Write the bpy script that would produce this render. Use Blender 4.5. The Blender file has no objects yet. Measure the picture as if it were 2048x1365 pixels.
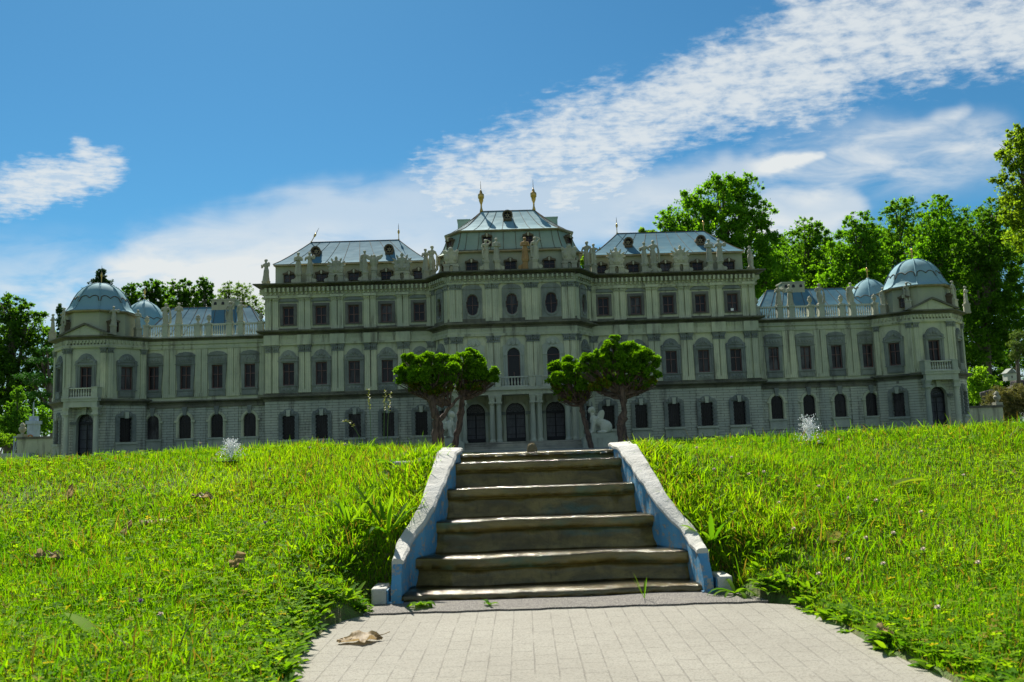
import bpy, bmesh, math, random
import numpy as np
from mathutils import Vector, Matrix
PI = math.pi
S = bpy.context.scene
COL = S.collection
rng = np.random.default_rng(11)
random.seed(5)

# ------------------------------------------------------------------ helpers
class MB:
    """collects shapes that become ONE mesh"""
    def __init__(s, M=None):
        s.v, s.f, s.M = [], [], M
    def add(s, vs, fs):
        o = len(s.v)
        if s.M is not None:
            vs = [tuple(s.M @ Vector(p)) for p in vs]
        s.v += [tuple(p) for p in vs]
        s.f += [[i + o for i in f] for f in fs]
    def box(s, x0, x1, y0, y1, z0, z1):
        s.add([(x0,y0,z0),(x1,y0,z0),(x1,y1,z0),(x0,y1,z0),(x0,y0,z1),(x1,y0,z1),(x1,y1,z1),(x0,y1,z1)],
              [(0,1,5,4),(1,2,6,5),(2,3,7,6),(3,0,4,7),(4,5,6,7),(3,2,1,0)])
    def prism_xz(s, poly, y0, y1):
        n = len(poly)
        s.add([(x,y0,z) for x,z in poly]+[(x,y1,z) for x,z in poly],
              [list(range(n)), list(range(2*n-1,n-1,-1))]+[(i,(i+1)%n,n+(i+1)%n,n+i) for i in range(n)])
    def loft(s, rings, cap0=True, cap1=True, closed=True):
        n = len(rings[0]); vs = [p for r in rings for p in r]; fs = []
        for k in range(len(rings)-1):
            for i in range(n if closed else n-1):
                j = (i+1) % n
                fs.append((k*n+i, k*n+j, (k+1)*n+j, (k+1)*n+i))
        if cap0: fs.append(list(range(n-1,-1,-1)))
        if cap1: fs.append([(len(rings)-1)*n+i for i in range(n)])
        s.add(vs, fs)
    def lathe(s, prof, c=(0,0,0), seg=12, sx=1, sy=1, rot=0):
        s.loft([[(c[0]+r*sx*math.cos(rot+2*PI*i/seg), c[1]+r*sy*math.sin(rot+2*PI*i/seg), c[2]+z) for i in range(seg)] for r,z in prof])
    def tube(s, pts, rad, seg=6):
        pts = [Vector(p) for p in pts]
        if not hasattr(rad,'__len__'): rad = [rad]*len(pts)
        rings, up = [], Vector((0.13,0.31,0.94))
        for k,p in enumerate(pts):
            d = (pts[min(k+1,len(pts)-1)]-pts[max(k-1,0)])
            d = d.normalized() if d.length > 1e-9 else Vector((0,0,1))
            a = up.cross(d)
            if a.length < 1e-3: a = Vector((1,0,0)).cross(d)
            a.normalize(); b = d.cross(a); up = b.cross(a) if False else up
            rings.append([tuple(p+(a*math.cos(2*PI*i/seg)+b*math.sin(2*PI*i/seg))*rad[k]) for i in range(seg)])
        s.loft(rings)
    def ball(s, c, r, seg=10, rings=7, M=None):
        if not hasattr(r,'__len__'): r = (r,r,r)
        rr = []
        for k in range(1,rings):
            t = PI*k/rings
            rr.append([(r[0]*math.sin(t)*math.cos(2*PI*i/seg), r[1]*math.sin(t)*math.sin(2*PI*i/seg), r[2]*math.cos(t)) for i in range(seg)])
        vs = [(0,0,r[2])]+[p for q in rr for p in q]+[(0,0,-r[2])]
        n=len(vs)-1; fs=[(0,1+i,1+(i+1)%seg) for i in range(seg)]
        for k in range(rings-2):
            for i in range(seg): fs.append((1+k*seg+i,1+(k+1)*seg+i,1+(k+1)*seg+(i+1)%seg,1+k*seg+(i+1)%seg))
        fs += [(n,1+(rings-2)*seg+(i+1)%seg,1+(rings-2)*seg+i) for i in range(seg)]
        if M is not None: vs=[tuple(M@Vector(p)) for p in vs]
        s.add([(p[0]+c[0],p[1]+c[1],p[2]+c[2]) for p in vs], fs)
    def ring(s, outer, inner, yf, ybo, ybi, c=(0,0)):
        """plate in the xz plane with a hole; both outlines star-shaped about c"""
        def pol(poly):
            return [math.atan2(z-c[1],x-c[0]) for x,z in poly]
        ang = sorted(set(round(a,5) for a in pol(outer)+pol(inner)))
        def hit(poly,a):
            dx,dz=math.cos(a),math.sin(a); best=0
            for i in range(len(poly)):
                x0,z0=poly[i][0]-c[0],poly[i][1]-c[1]; x1,z1=poly[(i+1)%len(poly)][0]-c[0],poly[(i+1)%len(poly)][1]-c[1]
                ex,ez=x1-x0,z1-z0; den=dx*ez-dz*ex
                if abs(den)<1e-12: continue
                t=(x0*ez-z0*ex)/den; u=(x0*dz-z0*dx)/den
                if t>0 and -1e-4<=u<=1.0001: best=max(best,t)
            return c[0]+best*dx, c[1]+best*dz
        O=[hit(outer,a) for a in ang]; I=[hit(inner,a) for a in ang]; n=len(ang)
        vs=[(x,yf,z) for x,z in O]+[(x,yf,z) for x,z in I]+[(x,ybo,z) for x,z in O]+[(x,ybi,z) for x,z in I]
        fs=[]
        for i in range(n):
            j=(i+1)%n
            fs += [(i,j,n+j,n+i),(i,2*n+i,2*n+j,j),(n+i,n+j,3*n+j,3*n+i)]
        s.add(vs,fs)
    def sweep(s, path, prof, closed=False):
        """prof [(out,z)] along a plan polyline; out is to the right of travel"""
        P=[Vector((p[0],p[1])) for p in path]; n=len(P); rings=[]
        for k in range(n):
            a=P[k]-P[k-1] if (k>0 or closed) else P[1]-P[0]
            b=P[(k+1)%n]-P[k] if (k<n-1 or closed) else a
            a=a.normalized(); b=b.normalized()
            na=Vector((a.y,-a.x)); nb=Vector((b.y,-b.x)); m=(na+nb)
            m=m/max(1e-6,m.dot(na)) if m.length>1e-6 else na
            rings.append([(P[k].x+m.x*o,P[k].y+m.y*o,z) for o,z in prof])
        if closed: rings.append(rings[0])
        s.loft(rings, not closed, not closed)
    def mesh(s, name, mat, smooth=False, fix=True):
        me=bpy.data.meshes.new(name); me.from_pydata(s.v,[],s.f)
        if fix:
            bm=bmesh.new(); bm.from_mesh(me); bmesh.ops.recalc_face_normals(bm,faces=bm.faces); bm.to_mesh(me); bm.free()
        for m in (mat if isinstance(mat,(list,tuple)) else [mat]): me.materials.append(m)
        if smooth:
            me.polygons.foreach_set('use_smooth',[True]*len(me.polygons))
        me.update(); return me

def link(name, me, parent=None, loc=(0,0,0), rz=0):
    o=bpy.data.objects.new(name,me); COL.objects.link(o); o.location=loc; o.rotation_euler=(0,0,rz)
    if parent: o.parent=parent
    return o
def tag(o,label=None,cat=None,group=None,kind=None):
    if label: o['label']=label
    if cat: o['category']=cat
    if group: o['group']=group
    if kind: o['kind']=kind
    return o
def thing(name,label,cat,loc=(0,0,0),rz=0,group=None):
    return tag(link(name,None,None,loc,rz),label,cat,group)
def organic(mb, name, mat, voxel, smooth=4, fac=.5, k=None):
    """melts overlapping shapes into one continuous surface"""
    me=mb.mesh(name,mat); o=bpy.data.objects.new(name,me); COL.objects.link(o)
    m=o.modifiers.new('r','REMESH'); m.mode='VOXEL'; m.voxel_size=voxel
    if smooth:
        q=o.modifiers.new('s','SMOOTH'); q.iterations=smooth; q.factor=fac
    dg=bpy.context.evaluated_depsgraph_get(); dg.update()
    r=bpy.data.meshes.new_from_object(o.evaluated_get(dg)); r.name=name
    bpy.data.objects.remove(o)
    r.materials.clear(); r.materials.append(mat)
    r.polygons.foreach_set('use_smooth',[True]*len(r.polygons)); r.update()
    return r
def np_mesh(name, V, quads=None, tris=None, mat=None, tint=None, smooth=False):
    V=np.asarray(V,np.float32).reshape(-1,3)
    q=np.zeros((0,4),np.int32) if quads is None else np.asarray(quads,np.int32).reshape(-1,4)
    t=np.zeros((0,3),np.int32) if tris is None else np.asarray(tris,np.int32).reshape(-1,3)
    me=bpy.data.meshes.new(name); me.vertices.add(len(V)); me.vertices.foreach_set('co',V.ravel())
    L=np.concatenate([q.ravel(),t.ravel()]); me.loops.add(len(L)); me.loops.foreach_set('vertex_index',L)
    me.polygons.add(len(q)+len(t))
    st=np.concatenate([np.arange(len(q))*4,len(q)*4+np.arange(len(t))*3]).astype(np.int32)
    me.polygons.foreach_set('loop_start',st)
    if smooth: me.polygons.foreach_set('use_smooth',np.ones(len(st),bool))
    me.update(calc_edges=True)
    if tint is not None:
        a=me.color_attributes.new('tint','FLOAT_COLOR','POINT')
        c=np.ones((len(V),4),np.float32); c[:,:3]=tint; a.data.foreach_set('color',c.ravel())
    if mat: me.materials.append(mat)
    return me
def lerp(a,b,t): return a+(b-a)*t
def interp(x,xs,ys): return float(np.interp(x,xs,ys))

# ------------------------------------------------------------------ camera (measured from the picture)
F_PX, H, CX = 1700., .49, -.112
PITCH, ROLL, YAW = math.atan(197.4/F_PX), math.radians(1.9), math.radians(1.0)
fw=Vector((0,math.cos(PITCH),math.sin(PITCH))); up=Vector((0,-math.sin(PITCH),math.cos(PITCH))); rt=Vector((1,0,0))
Rz=Matrix.Rotation(-YAW,3,'Z'); fw,up,rt=Rz@fw,Rz@up,Rz@rt
rt,up=rt*math.cos(ROLL)-up*math.sin(ROLL), rt*math.sin(ROLL)+up*math.cos(ROLL)
cam=bpy.data.cameras.new('camera'); co=bpy.data.objects.new('camera',cam); COL.objects.link(co)
co.matrix_world=Matrix(((rt.x,up.x,-fw.x,CX),(rt.y,up.y,-fw.y,0),(rt.z,up.z,-fw.z,H),(0,0,0,1)))
cam.sensor_width=36; cam.lens=F_PX/2048*36; cam.clip_start=.05; cam.clip_end=3000
cam.dof.use_dof=True; cam.dof.focus_distance=4.2; cam.dof.aperture_fstop=8
S.camera=co
def at(u,v,Y):
    """where the sight line of a measured picture point meets the plane y=Y"""
    d=fw+rt*((u-1024)/F_PX)+up*((682.5-v)/F_PX); t=Y/d.y
    return CX+d.x*t, H+d.z*t
def sky_uv(u,v):
    d=fw+rt*((u-1024)/F_PX)+up*((682.5-v)/F_PX); return d.x/d.y, d.z/d.y

# ------------------------------------------------------------------ node helper and materials
class N:
    def __init__(s,tree): s.t=tree; s.n=tree.nodes; s.l=tree.links
    def new(s,typ,**kw):
        n=s.n.new(typ)
        for k,v in kw.items(): setattr(n,k,v)
        return n
    def put(s,sock,val):
        if isinstance(val,bpy.types.NodeSocket): s.l.new(val,sock)
        elif val is not None:
            if hasattr(val,'__len__') and sock.type=='RGBA' and len(val)==3: val=(*val,1)
            sock.default_value=val
    def m(s,op,a,b=None,c=None,clamp=False):
        n=s.new('ShaderNodeMath',operation=op,use_clamp=clamp)
        for i,x in enumerate((a,b,c)):
            if x is not None: s.put(n.inputs[i],x)
        return n.outputs[0]
    def ss(s,x,a,b):
        n=s.new('ShaderNodeMapRange',interpolation_type='SMOOTHSTEP')
        for i,v in enumerate((x,a,b,0.,1.)): s.put(n.inputs[i],v)
        return n.outputs[0]
    def mix(s,f,a,b,mode='MIX'):
        n=s.new('ShaderNodeMix',data_type='RGBA',blend_type=mode)
        s.put(n.inputs[0],f); s.put(n.inputs[6],a); s.put(n.inputs[7],b); return n.outputs[2]
    def noise(s,vec,scale,detail=4,rough=.55,dist=0):
        n=s.new('ShaderNodeTexNoise'); s.put(n.inputs['Vector'],vec)
        n.inputs['Scale'].default_value=scale; n.inputs['Detail'].default_value=detail
        n.inputs['Roughness'].default_value=rough; n.inputs['Distortion'].default_value=dist
        return n.outputs['Fac']
    def scale(s,vec,k):
        n=s.new('ShaderNodeMapping'); s.put(n.inputs['Vector'],vec); n.inputs['Scale'].default_value=k; return n.outputs[0]
    def pos(s): return s.new('ShaderNodeNewGeometry').outputs['Position']
    def bump(s,h,strength,dist):
        n=s.new('ShaderNodeBump'); s.put(n.inputs['Height'],h); n.inputs['Strength'].default_value=strength; n.inputs['Distance'].default_value=dist
        return n.outputs[0]
def newmat(name):
    m=bpy.data.materials.new(name); m.use_nodes=True; m.node_tree.nodes.clear()
    k=N(m.node_tree); out=k.new('ShaderNodeOutputMaterial'); return m,k,out
def principled(k,out,**kw):
    p=k.new('ShaderNodeBsdfPrincipled')
    for a,v in kw.items(): k.put(p.inputs[a.replace('_',' ')],v)
    k.l.new(p.outputs[0],out.inputs[0]); return p
def mat_stone(name,c1,c2,dirt=(.09,.085,.07),amount=.35,rough=.85,streak=True,lines=0,joints=0,grain=60):
    m,k,out=newmat(name); P=k.pos()
    a=k.noise(P,9,5,.6); b=k.noise(P,grain,4,.6); st=k.noise(k.scale(P,(26,26,3)),1,4,.6)
    col=k.mix(k.ss(a,.35,.65),c1,c2)
    d=k.m('MULTIPLY',k.ss(st if streak else a,.50,.74),amount)
    d=k.m('ADD',d,k.m('MULTIPLY',k.ss(b,.56,.8),amount*.5))
    h=b
    if joints:
        br=k.new('ShaderNodeTexBrick'); xz=k.new('ShaderNodeSeparateXYZ'); k.put(xz.inputs[0],P)
        cm=k.new('ShaderNodeCombineXYZ'); k.put(cm.inputs[0],k.m('ADD',xz.outputs[0],k.m('MULTIPLY',xz.outputs[1],.7))); k.put(cm.inputs[1],xz.outputs[2])
        k.put(br.inputs['Vector'],cm.outputs[0]); br.inputs['Scale'].default_value=1
        br.inputs['Brick Width'].default_value=.085; br.inputs['Row Height'].default_value=joints; br.inputs['Mortar Size'].default_value=.0016; br.inputs['Mortar Smooth'].default_value=.4
        k.put(br.inputs['Color1'],(1,1,1)); k.put(br.inputs['Color2'],(1,1,1)); k.put(br.inputs['Mortar'],(0,0,0))
        d=k.m('ADD',d,k.m('MULTIPLY',k.m('SUBTRACT',1,br.outputs['Color']),.75)); h=k.m('ADD',k.m('MULTIPLY',b,.3),br.outputs['Color'])
    if lines:
        xz=k.new('ShaderNodeSeparateXYZ'); k.put(xz.inputs[0],P)
        w=k.m('FRACT',k.m('MULTIPLY',xz.outputs[0],lines)); w=k.ss(k.m('ABSOLUTE',k.m('SUBTRACT',w,.5)),.38,.48)
        d=k.m('ADD',d,k.m('MULTIPLY',w,.45))
    oi=k.new('ShaderNodeObjectInfo').outputs['Random']; pt=k.noise(P,2.3,3)
    col=k.mix(1,col,k.mix(oi,(.80,.82,.85),(1.04,1.02,.98)),'MULTIPLY'); col=k.mix(1,col,k.mix(k.ss(pt,.3,.7),(.84,.86,.88),(1.06,1.04,1.0)),'MULTIPLY')
    col=k.mix(k.m('MINIMUM',d,1),col,dirt)
    p=principled(k,out,Base_Color=col,Roughness=rough)
    k.put(p.inputs['Normal'],k.bump(h,.5,.004))
    return m
def mat_plain(name,c,rough=.5,metal=0,spec=.5,var=.15,scale=30):
    m,k,out=newmat(name); P=k.pos(); a=k.noise(P,scale,4)
    col=k.mix(k.ss(a,.3,.7),tuple(x*(1-var) for x in c),tuple(x*(1+var) for x in c))
    p=principled(k,out,Base_Color=col,Roughness=rough,Metallic=metal); p.inputs['Specular IOR Level'].default_value=spec
    return m
def mat_roof(name,c1,c2,rough=.72,metal=.0):
    m,k,out=newmat(name); P=k.pos(); a=k.noise(P,4,4); b=k.noise(k.scale(P,(14,14,5)),1,5,.6); w=k.noise(P,7,2)
    col=k.mix(k.ss(a,.3,.7),c1,c2); col=k.mix(k.m('MULTIPLY',k.ss(b,.5,.8),.4),col,(.20,.22,.18))
    p=principled(k,out,Base_Color=col,Metallic=metal,Roughness=k.m('ADD',rough,k.m('MULTIPLY',b,.14)))
    p.inputs['Specular IOR Level'].default_value=.04; k.put(p.inputs['Normal'],k.bump(w,.35,.02))
    return m
def mat_leaf(name,trans=.45,rough=.45,tcol=(1.1,1.05,.35),spec=.4,gain=1.0):
    """thin leaf: part of the light passes through it"""
    m,k,out=newmat(name)
    a=k.new('ShaderNodeAttribute',attribute_name='tint'); c=a.outputs['Color']
    if gain!=1: c=k.mix(1,c,(gain,gain,gain),'MULTIPLY')
    p=k.new('ShaderNodeBsdfPrincipled'); k.put(p.inputs['Base Color'],c); p.inputs['Roughness'].default_value=rough; p.inputs['Specular IOR Level'].default_value=spec
    t=k.new('ShaderNodeBsdfTranslucent'); k.put(t.inputs[0],k.mix(1,c,tcol,'MULTIPLY'))
    x=k.new('ShaderNodeMixShader'); x.inputs[0].default_value=trans; k.l.new(p.outputs[0],x.inputs[1]); k.l.new(t.outputs[0],x.inputs[2]); k.l.new(x.outputs[0],out.inputs[0])
    return m
def mat_bark(name,c1,c2,scale=40):
    m,k,out=newmat(name); P=k.pos(); a=k.noise(k.scale(P,(scale,scale,scale*.25)),1,5,.65)
    p=principled(k,out,Base_Color=k.mix(k.ss(a,.35,.65),c1,c2),Roughness=.9)
    k.put(p.inputs['Normal'],k.bump(a,.9,.3/scale)); return m

M={}
CREAM1,CREAM2=(.55,.565,.39),(.46,.485,.34)
M['cream']=mat_stone('cream_stone',CREAM1,CREAM2,amount=.75,grain=90)
M['fluted']=mat_stone('fluted_cream_stone',CREAM1,CREAM2,amount=.6,lines=85)
M['rustic']=mat_stone('rusticated_grey_stone',(.46,.485,.39),(.38,.41,.34),amount=.6,joints=.0165)
M['grey']=mat_stone('grey_ornament_stone',(.25,.275,.24),(.17,.19,.17),dirt=(.05,.05,.05),amount=.5,grain=140)
M['darkgrey']=mat_stone('dark_window_stone',(.17,.17,.15),(.12,.12,.11),dirt=(.04,.04,.04),amount=.4,grain=140)
M['ledge']=mat_stone('weathered_ledge_stone',(.17,.17,.12),(.095,.095,.07),dirt=(.035,.033,.03),amount=.7)
M['statue']=mat_stone('statue_sandstone',(.47,.46,.33),(.35,.35,.26),dirt=(.14,.12,.09),amount=.5,grain=120)
M['ochre']=mat_stone('ochre_statue_stone',(.46,.28,.11),(.36,.21,.08),dirt=(.16,.09,.04),amount=.4,grain=120)
M['white']=mat_stone('white_statue_stone',(.58,.60,.50),(.48,.50,.42),dirt=(.2,.2,.17),amount=.3,grain=120)
M['porch']=mat_stone('porch_stone',(.46,.49,.38),(.38,.41,.33),amount=.35,grain=90)
M['step']=mat_stone('stair_stone',(.46,.44,.36),(.34,.33,.28),amount=.6,streak=False,grain=50)
M['roof']=mat_roof('blue_sheet_roof',(.075,.17,.22),(.095,.20,.245))
M['roofc']=mat_roof('pale_sheet_roof',(.18,.31,.34),(.23,.36,.385),rough=.62)
M['mansard']=mat_roof('green_sheet_mansard',(.22,.30,.24),(.29,.36,.28),rough=.5,metal=.1)
M['mansardc']=mat_roof('cream_mansard_wall',(.36,.37,.25),(.28,.31,.24),rough=.6,metal=.0)
M['seam']=mat_plain('rusty_roof_seam',(.11,.09,.06),.85,0,.08)
M['gutter']=mat_plain('tarnished_gutter',(.30,.25,.14),.45,.4)
M['gold']=mat_plain('gilded_metal',(.52,.34,.10),.38,1.0)
M['spire']=mat_plain('spire_metal',(.16,.13,.08),.4,.6)
m,k,out=newmat('dark_window_glass'); oi=k.new('ShaderNodeObjectInfo').outputs['Random']; n_=k.noise(k.scale(k.pos(),(40,40,9)),1,3)
p=principled(k,out,Base_Color=k.mix(k.m('MULTIPLY',k.ss(oi,.35,1.),k.ss(n_,.35,.65)),(.012,.009,.010),(.10,.092,.092)),Roughness=.22); p.inputs['Specular IOR Level'].default_value=.2; M['pane']=m
M['sash']=mat_plain('red_brown_sash',(.11,.05,.04),.55)
M['iron']=mat_plain('black_iron',(.010,.010,.014),.5,.3)
M['whiteplate']=mat_plain('plain_white',(.8,.8,.75),.7)
# ------------------------------------------------------------------ sky, clouds and sun
SUN_EL, SUN_AZ = math.radians(50), math.radians(-18)       # behind the palace, a little to its west
SUN_DIR=Vector((math.sin(SUN_AZ)*math.cos(SUN_EL), math.cos(SUN_AZ)*math.cos(SUN_EL), math.sin(SUN_EL)))
W=bpy.data.worlds.new('World'); S.world=W; W.use_nodes=True; W.node_tree.nodes.clear()
k=N(W.node_tree); wo=k.new('ShaderNodeOutputWorld'); bg=k.new('ShaderNodeBackground'); k.l.new(bg.outputs[0],wo.inputs[0])
sky=k.new('ShaderNodeTexSky',sky_type='NISHITA'); sky.sun_disc=False; sky.sun_elevation=SUN_EL; sky.sun_rotation=SUN_AZ
sky.air_density=1.0; sky.dust_density=.35; sky.ozone_density=3.0; sky.altitude=450
D=k.new('ShaderNodeTexCoord').outputs['Generated']
sp=k.new('ShaderNodeSeparateXYZ'); k.put(sp.inputs[0],D); dx,dy,dz=sp.outputs
yy=k.m('MAXIMUM',dy,.04); qx=k.m('DIVIDE',dx,yy); qz=k.m('DIVIDE',dz,yy); zz=k.m('MAXIMUM',dz,.03)
pv=k.new('ShaderNodeCombineXYZ'); k.put(pv.inputs[0],k.m('DIVIDE',dx,zz)); k.put(pv.inputs[1],k.m('DIVIDE',dy,zz)); PV=pv.outputs[0]
qv=k.new('ShaderNodeCombineXYZ'); k.put(qv.inputs[0],qx); k.put(qv.inputs[1],qz); QV=qv.outputs[0]
warp=k.m('MULTIPLY',k.m('SUBTRACT',k.noise(QV,9,3),.5),.06)
qzw=k.m('ADD',qz,warp)
def capsule(a,b,r0,r1,soft):
    """soft mask about a stretch of sky between two directions"""
    (ax,az),(bx,bz)=sky_uv(*a),sky_uv(*b); r0/=F_PX; r1/=F_PX
    ex,ez=bx-ax,bz-az; L=ex*ex+ez*ez+1e-9
    px,pz=k.m('SUBTRACT',qx,ax),k.m('SUBTRACT',qzw,az)
    t=k.m('DIVIDE',k.m('ADD',k.m('MULTIPLY',px,ex),k.m('MULTIPLY',pz,ez)),L,clamp=True)
    ddx=k.m('SUBTRACT',px,k.m('MULTIPLY',t,ex)); ddz=k.m('SUBTRACT',pz,k.m('MULTIPLY',t,ez))
    d=k.m('SQRT',k.m('ADD',k.m('MULTIPLY',ddx,ddx),k.m('MULTIPLY',ddz,ddz)))
    r=k.m('ADD',r0,k.m('MULTIPLY',t,r1-r0))
    return k.m('SUBTRACT',1,k.ss(k.m('DIVIDE',d,r),1-soft,1+soft))
def mx(*a):
    r=a[0]
    for b in a[1:]: r=k.m('MAXIMUM',r,b)
    return r
fleecy=mx(capsule((30,385),(205,330),58,50,.7), capsule((215,325),(165,285),34,24,.9),
          capsule((2150,50),(1640,70),105,120,.75), capsule((1640,110),(1250,250),130,85,.7),
          capsule((1250,250),(900,380),95,85,.9), capsule((1250,330),(1130,400),60,60,.9))
smooth_=mx(capsule((40,385),(190,335),34,26,.9),capsule((1640,305),(1150,430),12,75,1.0), capsule((1700,420),(1520,430),36,60,.9), capsule((1150,410),(640,440),85,75,.8),
          capsule((640,440),(300,560),75,95,.9), capsule((860,510),(420,560),80,90,.8))
faint=mx(capsule((1930,240),(1560,330),18,44,1.0),capsule((2000,300),(1650,330),50,70,1.0), capsule((760,590),(-100,640),95,110,.9), capsule((-100,600),(420,600),60,80,.9), capsule((100,610),(600,600),60,90,.9), capsule((1300,470),(1700,520),60,60,1.0))
n1=k.m('ADD',k.m('MULTIPLY',k.noise(k.scale(PV,(1,1.25,1)),15,6,.62,.2),.5),k.m('MULTIPLY',k.noise(k.scale(QV,(1,1.7,1)),30,6,.62,.3),.5)); n2=k.noise(k.scale(PV,(1,.6,1)),5,5,.6); n3=k.noise(k.scale(QV,(1,3.2,1)),9,5,.6,.4)
c1=k.ss(k.m('ADD',fleecy,k.m('MULTIPLY',k.m('SUBTRACT',n1,.5),2.7)),.24,1.25)
c1=k.m('MULTIPLY',c1,k.ss(fleecy,.0,.35))
c2=k.m('MULTIPLY',k.ss(k.m('ADD',smooth_,k.m('MULTIPLY',k.m('SUBTRACT',n3,.5),.9)),.1,1.0),k.ss(smooth_,0,.5))
c3=k.m('MULTIPLY',k.m('MULTIPLY',faint,k.ss(n3,.2,.7)),.85)
cov=k.m('MINIMUM',k.m('ADD',k.m('MAXIMUM',k.m('MULTIPLY',c1,.88),k.m('MULTIPLY',c2,.60)),c3),1)
cov=k.m('MULTIPLY',cov,k.ss(dy,0,.15)); hz=k.m('MULTIPLY',k.m('SUBTRACT',1,k.ss(dz,-.02,.21)),.78); cov=k.m('MAXIMUM',cov,hz); cov=k.m('MAXIMUM',cov,k.m('MULTIPLY',k.m('MULTIPLY',k.ss(k.m('MULTIPLY',dy,-1),-.05,.3),k.ss(n2,.3,.6)),.42))  # cloud cover behind the camera is added, unseen, to brighten the shaded facade
SKYTINT=(.36,.81,.93); CLOUD=(7.6,8.0,8.1); SKY_STRENGTH=.055
hs=k.new('ShaderNodeHueSaturation'); hs.inputs['Saturation'].default_value=1.0; k.put(hs.inputs['Color'],sky.outputs[0])
base=k.mix(1,hs.outputs[0],SKYTINT,'MULTIPLY')
final=k.mix(cov,base,CLOUD)
k.put(bg.inputs[0],final); bg.inputs[1].default_value=SKY_STRENGTH
sl=bpy.data.lights.new('sun','SUN'); sl.energy=5.0; sl.angle=math.radians(.5); sl.color=(1,.95,.86)
so=bpy.data.objects.new('sun',sl); COL.objects.link(so); so.rotation_euler=SUN_DIR.to_track_quat('Z','Y').to_euler(); so.location=SUN_DIR*40
S.view_settings.view_transform='Standard'; S.view_settings.look='None'; S.view_settings.exposure=.9; S.view_settings.gamma=1
S.cycles.max_bounces=8; S.cycles.transparent_max_bounces=8; S.cycles.diffuse_bounces=6; S.cycles.sample_clamp_indirect=6
S.cycles.use_denoising=True
# ------------------------------------------------------------------ terrain
CA=.033                                       # axis of the cascade
WY=[2.5,2.6,2.67,2.75,2.83,2.91,2.99,3.15,3.31,3.42,4.3]; WH=[.475,.468,.460,.455,.45,.408,.375,.343,.32,.308,.308]
def half(y): return np.interp(y,WY,WH)
def ramp(y):
    t=np.clip((y-2.45)/.98,0,1); return .43*(t*t*(3-2*t)*.35+t*.65)
def vnoise(x,y,f,seed=0):
    r=np.random.default_rng(seed); o=0
    for i in range(6):
        a=r.uniform(0,2*PI); g=f*r.uniform(.6,1.6); o=o+np.sin((x*math.cos(a)+y*math.sin(a))*g+r.uniform(0,7))
    return o/6
PAVE=[(-.57,1.0),(-.575,1.86),(-.61,2.2),(-.60,2.40),(-.55,2.50),(-.47,2.56),(-.47,2.66),(.60,2.66),(.62,2.55),(.70,2.46),(.715,2.2),(.72,1.94),(.74,1.69),(.74,1.0)]
def pave_w(y): # left and right edge of the paving
    l=np.interp(y,[1.86,2.2,2.4,2.5,2.58],[-.575,-.615,-.605,-.55,-.47]); r=np.interp(y,[1.69,1.94,2.2,2.46,2.58],[.74,.72,.715,.70,.62]); return l,r
def on_pave(x,y,m=0.):
    l,r=pave_w(y); return (y<2.64)&(x>l+m)&(x<r-m)
def in_cascade(x,y,m=0.):
    return (y>2.60)&(y<3.72)&(np.abs(x-CA)<half(y)+m)
def ramp_far(y):
    t=np.clip((y-2.2)/1.95,0,1); return .43*(t*t*(3-2*t)*.35+t*.65)
def lawn_z(x,y):
    w_=np.clip((np.abs(x-CA)-.36)/np.where(x<CA,.55,1.3),0,1); w_=w_*w_*(3-2*w_); z=ramp(y)*(1-w_)+ramp_far(y)*w_+.022*vnoise(x,y,2.2,3)*np.clip((y-2)/1,0.3,1)+.008*vnoise(x,y,9,4)
    l,r=pave_w(y); e=np.maximum(l-x,x-r)                       # distance outside the paving
    z=z+np.where(y<3.2,np.clip(e,0,.5)*.09+.012*(e>0),.05)*np.clip((3.2-y)/.7,0,1)
    z=z+.028*np.exp(-((y-4.0)/.5)**2)*np.clip((np.abs(x-CA)-.55)/.5,0,1)
    far=np.clip((y-4.55)/.3,0,1); z=z*(1-far)+.43*far
    near=np.clip((np.abs(x-CA)-half(y)-.02)/.25,0,1)           # close to the cascade walls the turf lies just below their tops
    wt=np.interp(y,[2.64,2.72,2.85,2.93,3.04,3.16,3.28,3.4,3.5],[.05,.12,.155,.215,.285,.345,.395,.43,.445])
    z=np.where((y>2.5)&(y<2.86)&(np.abs(x-CA)<.80),np.minimum(z,.006+np.clip((y-2.72)*1.2,0,1)+np.clip((np.abs(x-CA)-.56)*.9,0,1)),z)
    inb=(y>2.6)&(y<3.9)
    z=np.where(inb,np.minimum(z,wt-.014+near*.045+np.clip((np.abs(x-CA)-half(y)-.3)*.5,0,1)),z)
    return z
def ground_z(x,y):
    z=lawn_z(x,y)
    z=np.where(on_pave(x,y,.012),-.02,z)
    z=np.where(in_cascade(x,y,.045),np.minimum(ramp(y)-.22,.18),z)
    z=np.where((np.abs(x)<.62)&(y>4.26)&(y<4.9),.422,z)
    return z
xs=np.concatenate([[-400,-150,-60,-30,-15,-9],np.arange(-6,-1.2,.12),np.arange(-1.2,1.3,.02),np.arange(1.3,6.01,.12),[9,15,30,60,150,400]])
ys=np.concatenate([[-60,-20,-6,-2,0],np.arange(.6,5.0,.025),np.arange(5.0,9,.25),[10,13,18,26,40,70,150,400,1200]])
X,Y=np.meshgrid(xs,ys); Z=ground_z(X,Y); nx,ny=len(xs),len(ys)
i=np.arange(ny-1)[:,None]*nx+np.arange(nx-1)[None,:]
m,k,out=newmat('lawn_soil'); P=k.pos()
a=k.noise(P,14,6,.65); b=k.noise(P,140,4,.6)
c=k.mix(k.ss(a,.4,.62),(.07,.13,.016),(.11,.12,.035)); c=k.mix(k.ss(b,.45,.7),c,(.06,.05,.02))
p=principled(k,out,Base_Color=c,Roughness=.95); k.put(p.inputs['Normal'],k.bump(b,.8,.01)); M['soil']=m
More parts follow.
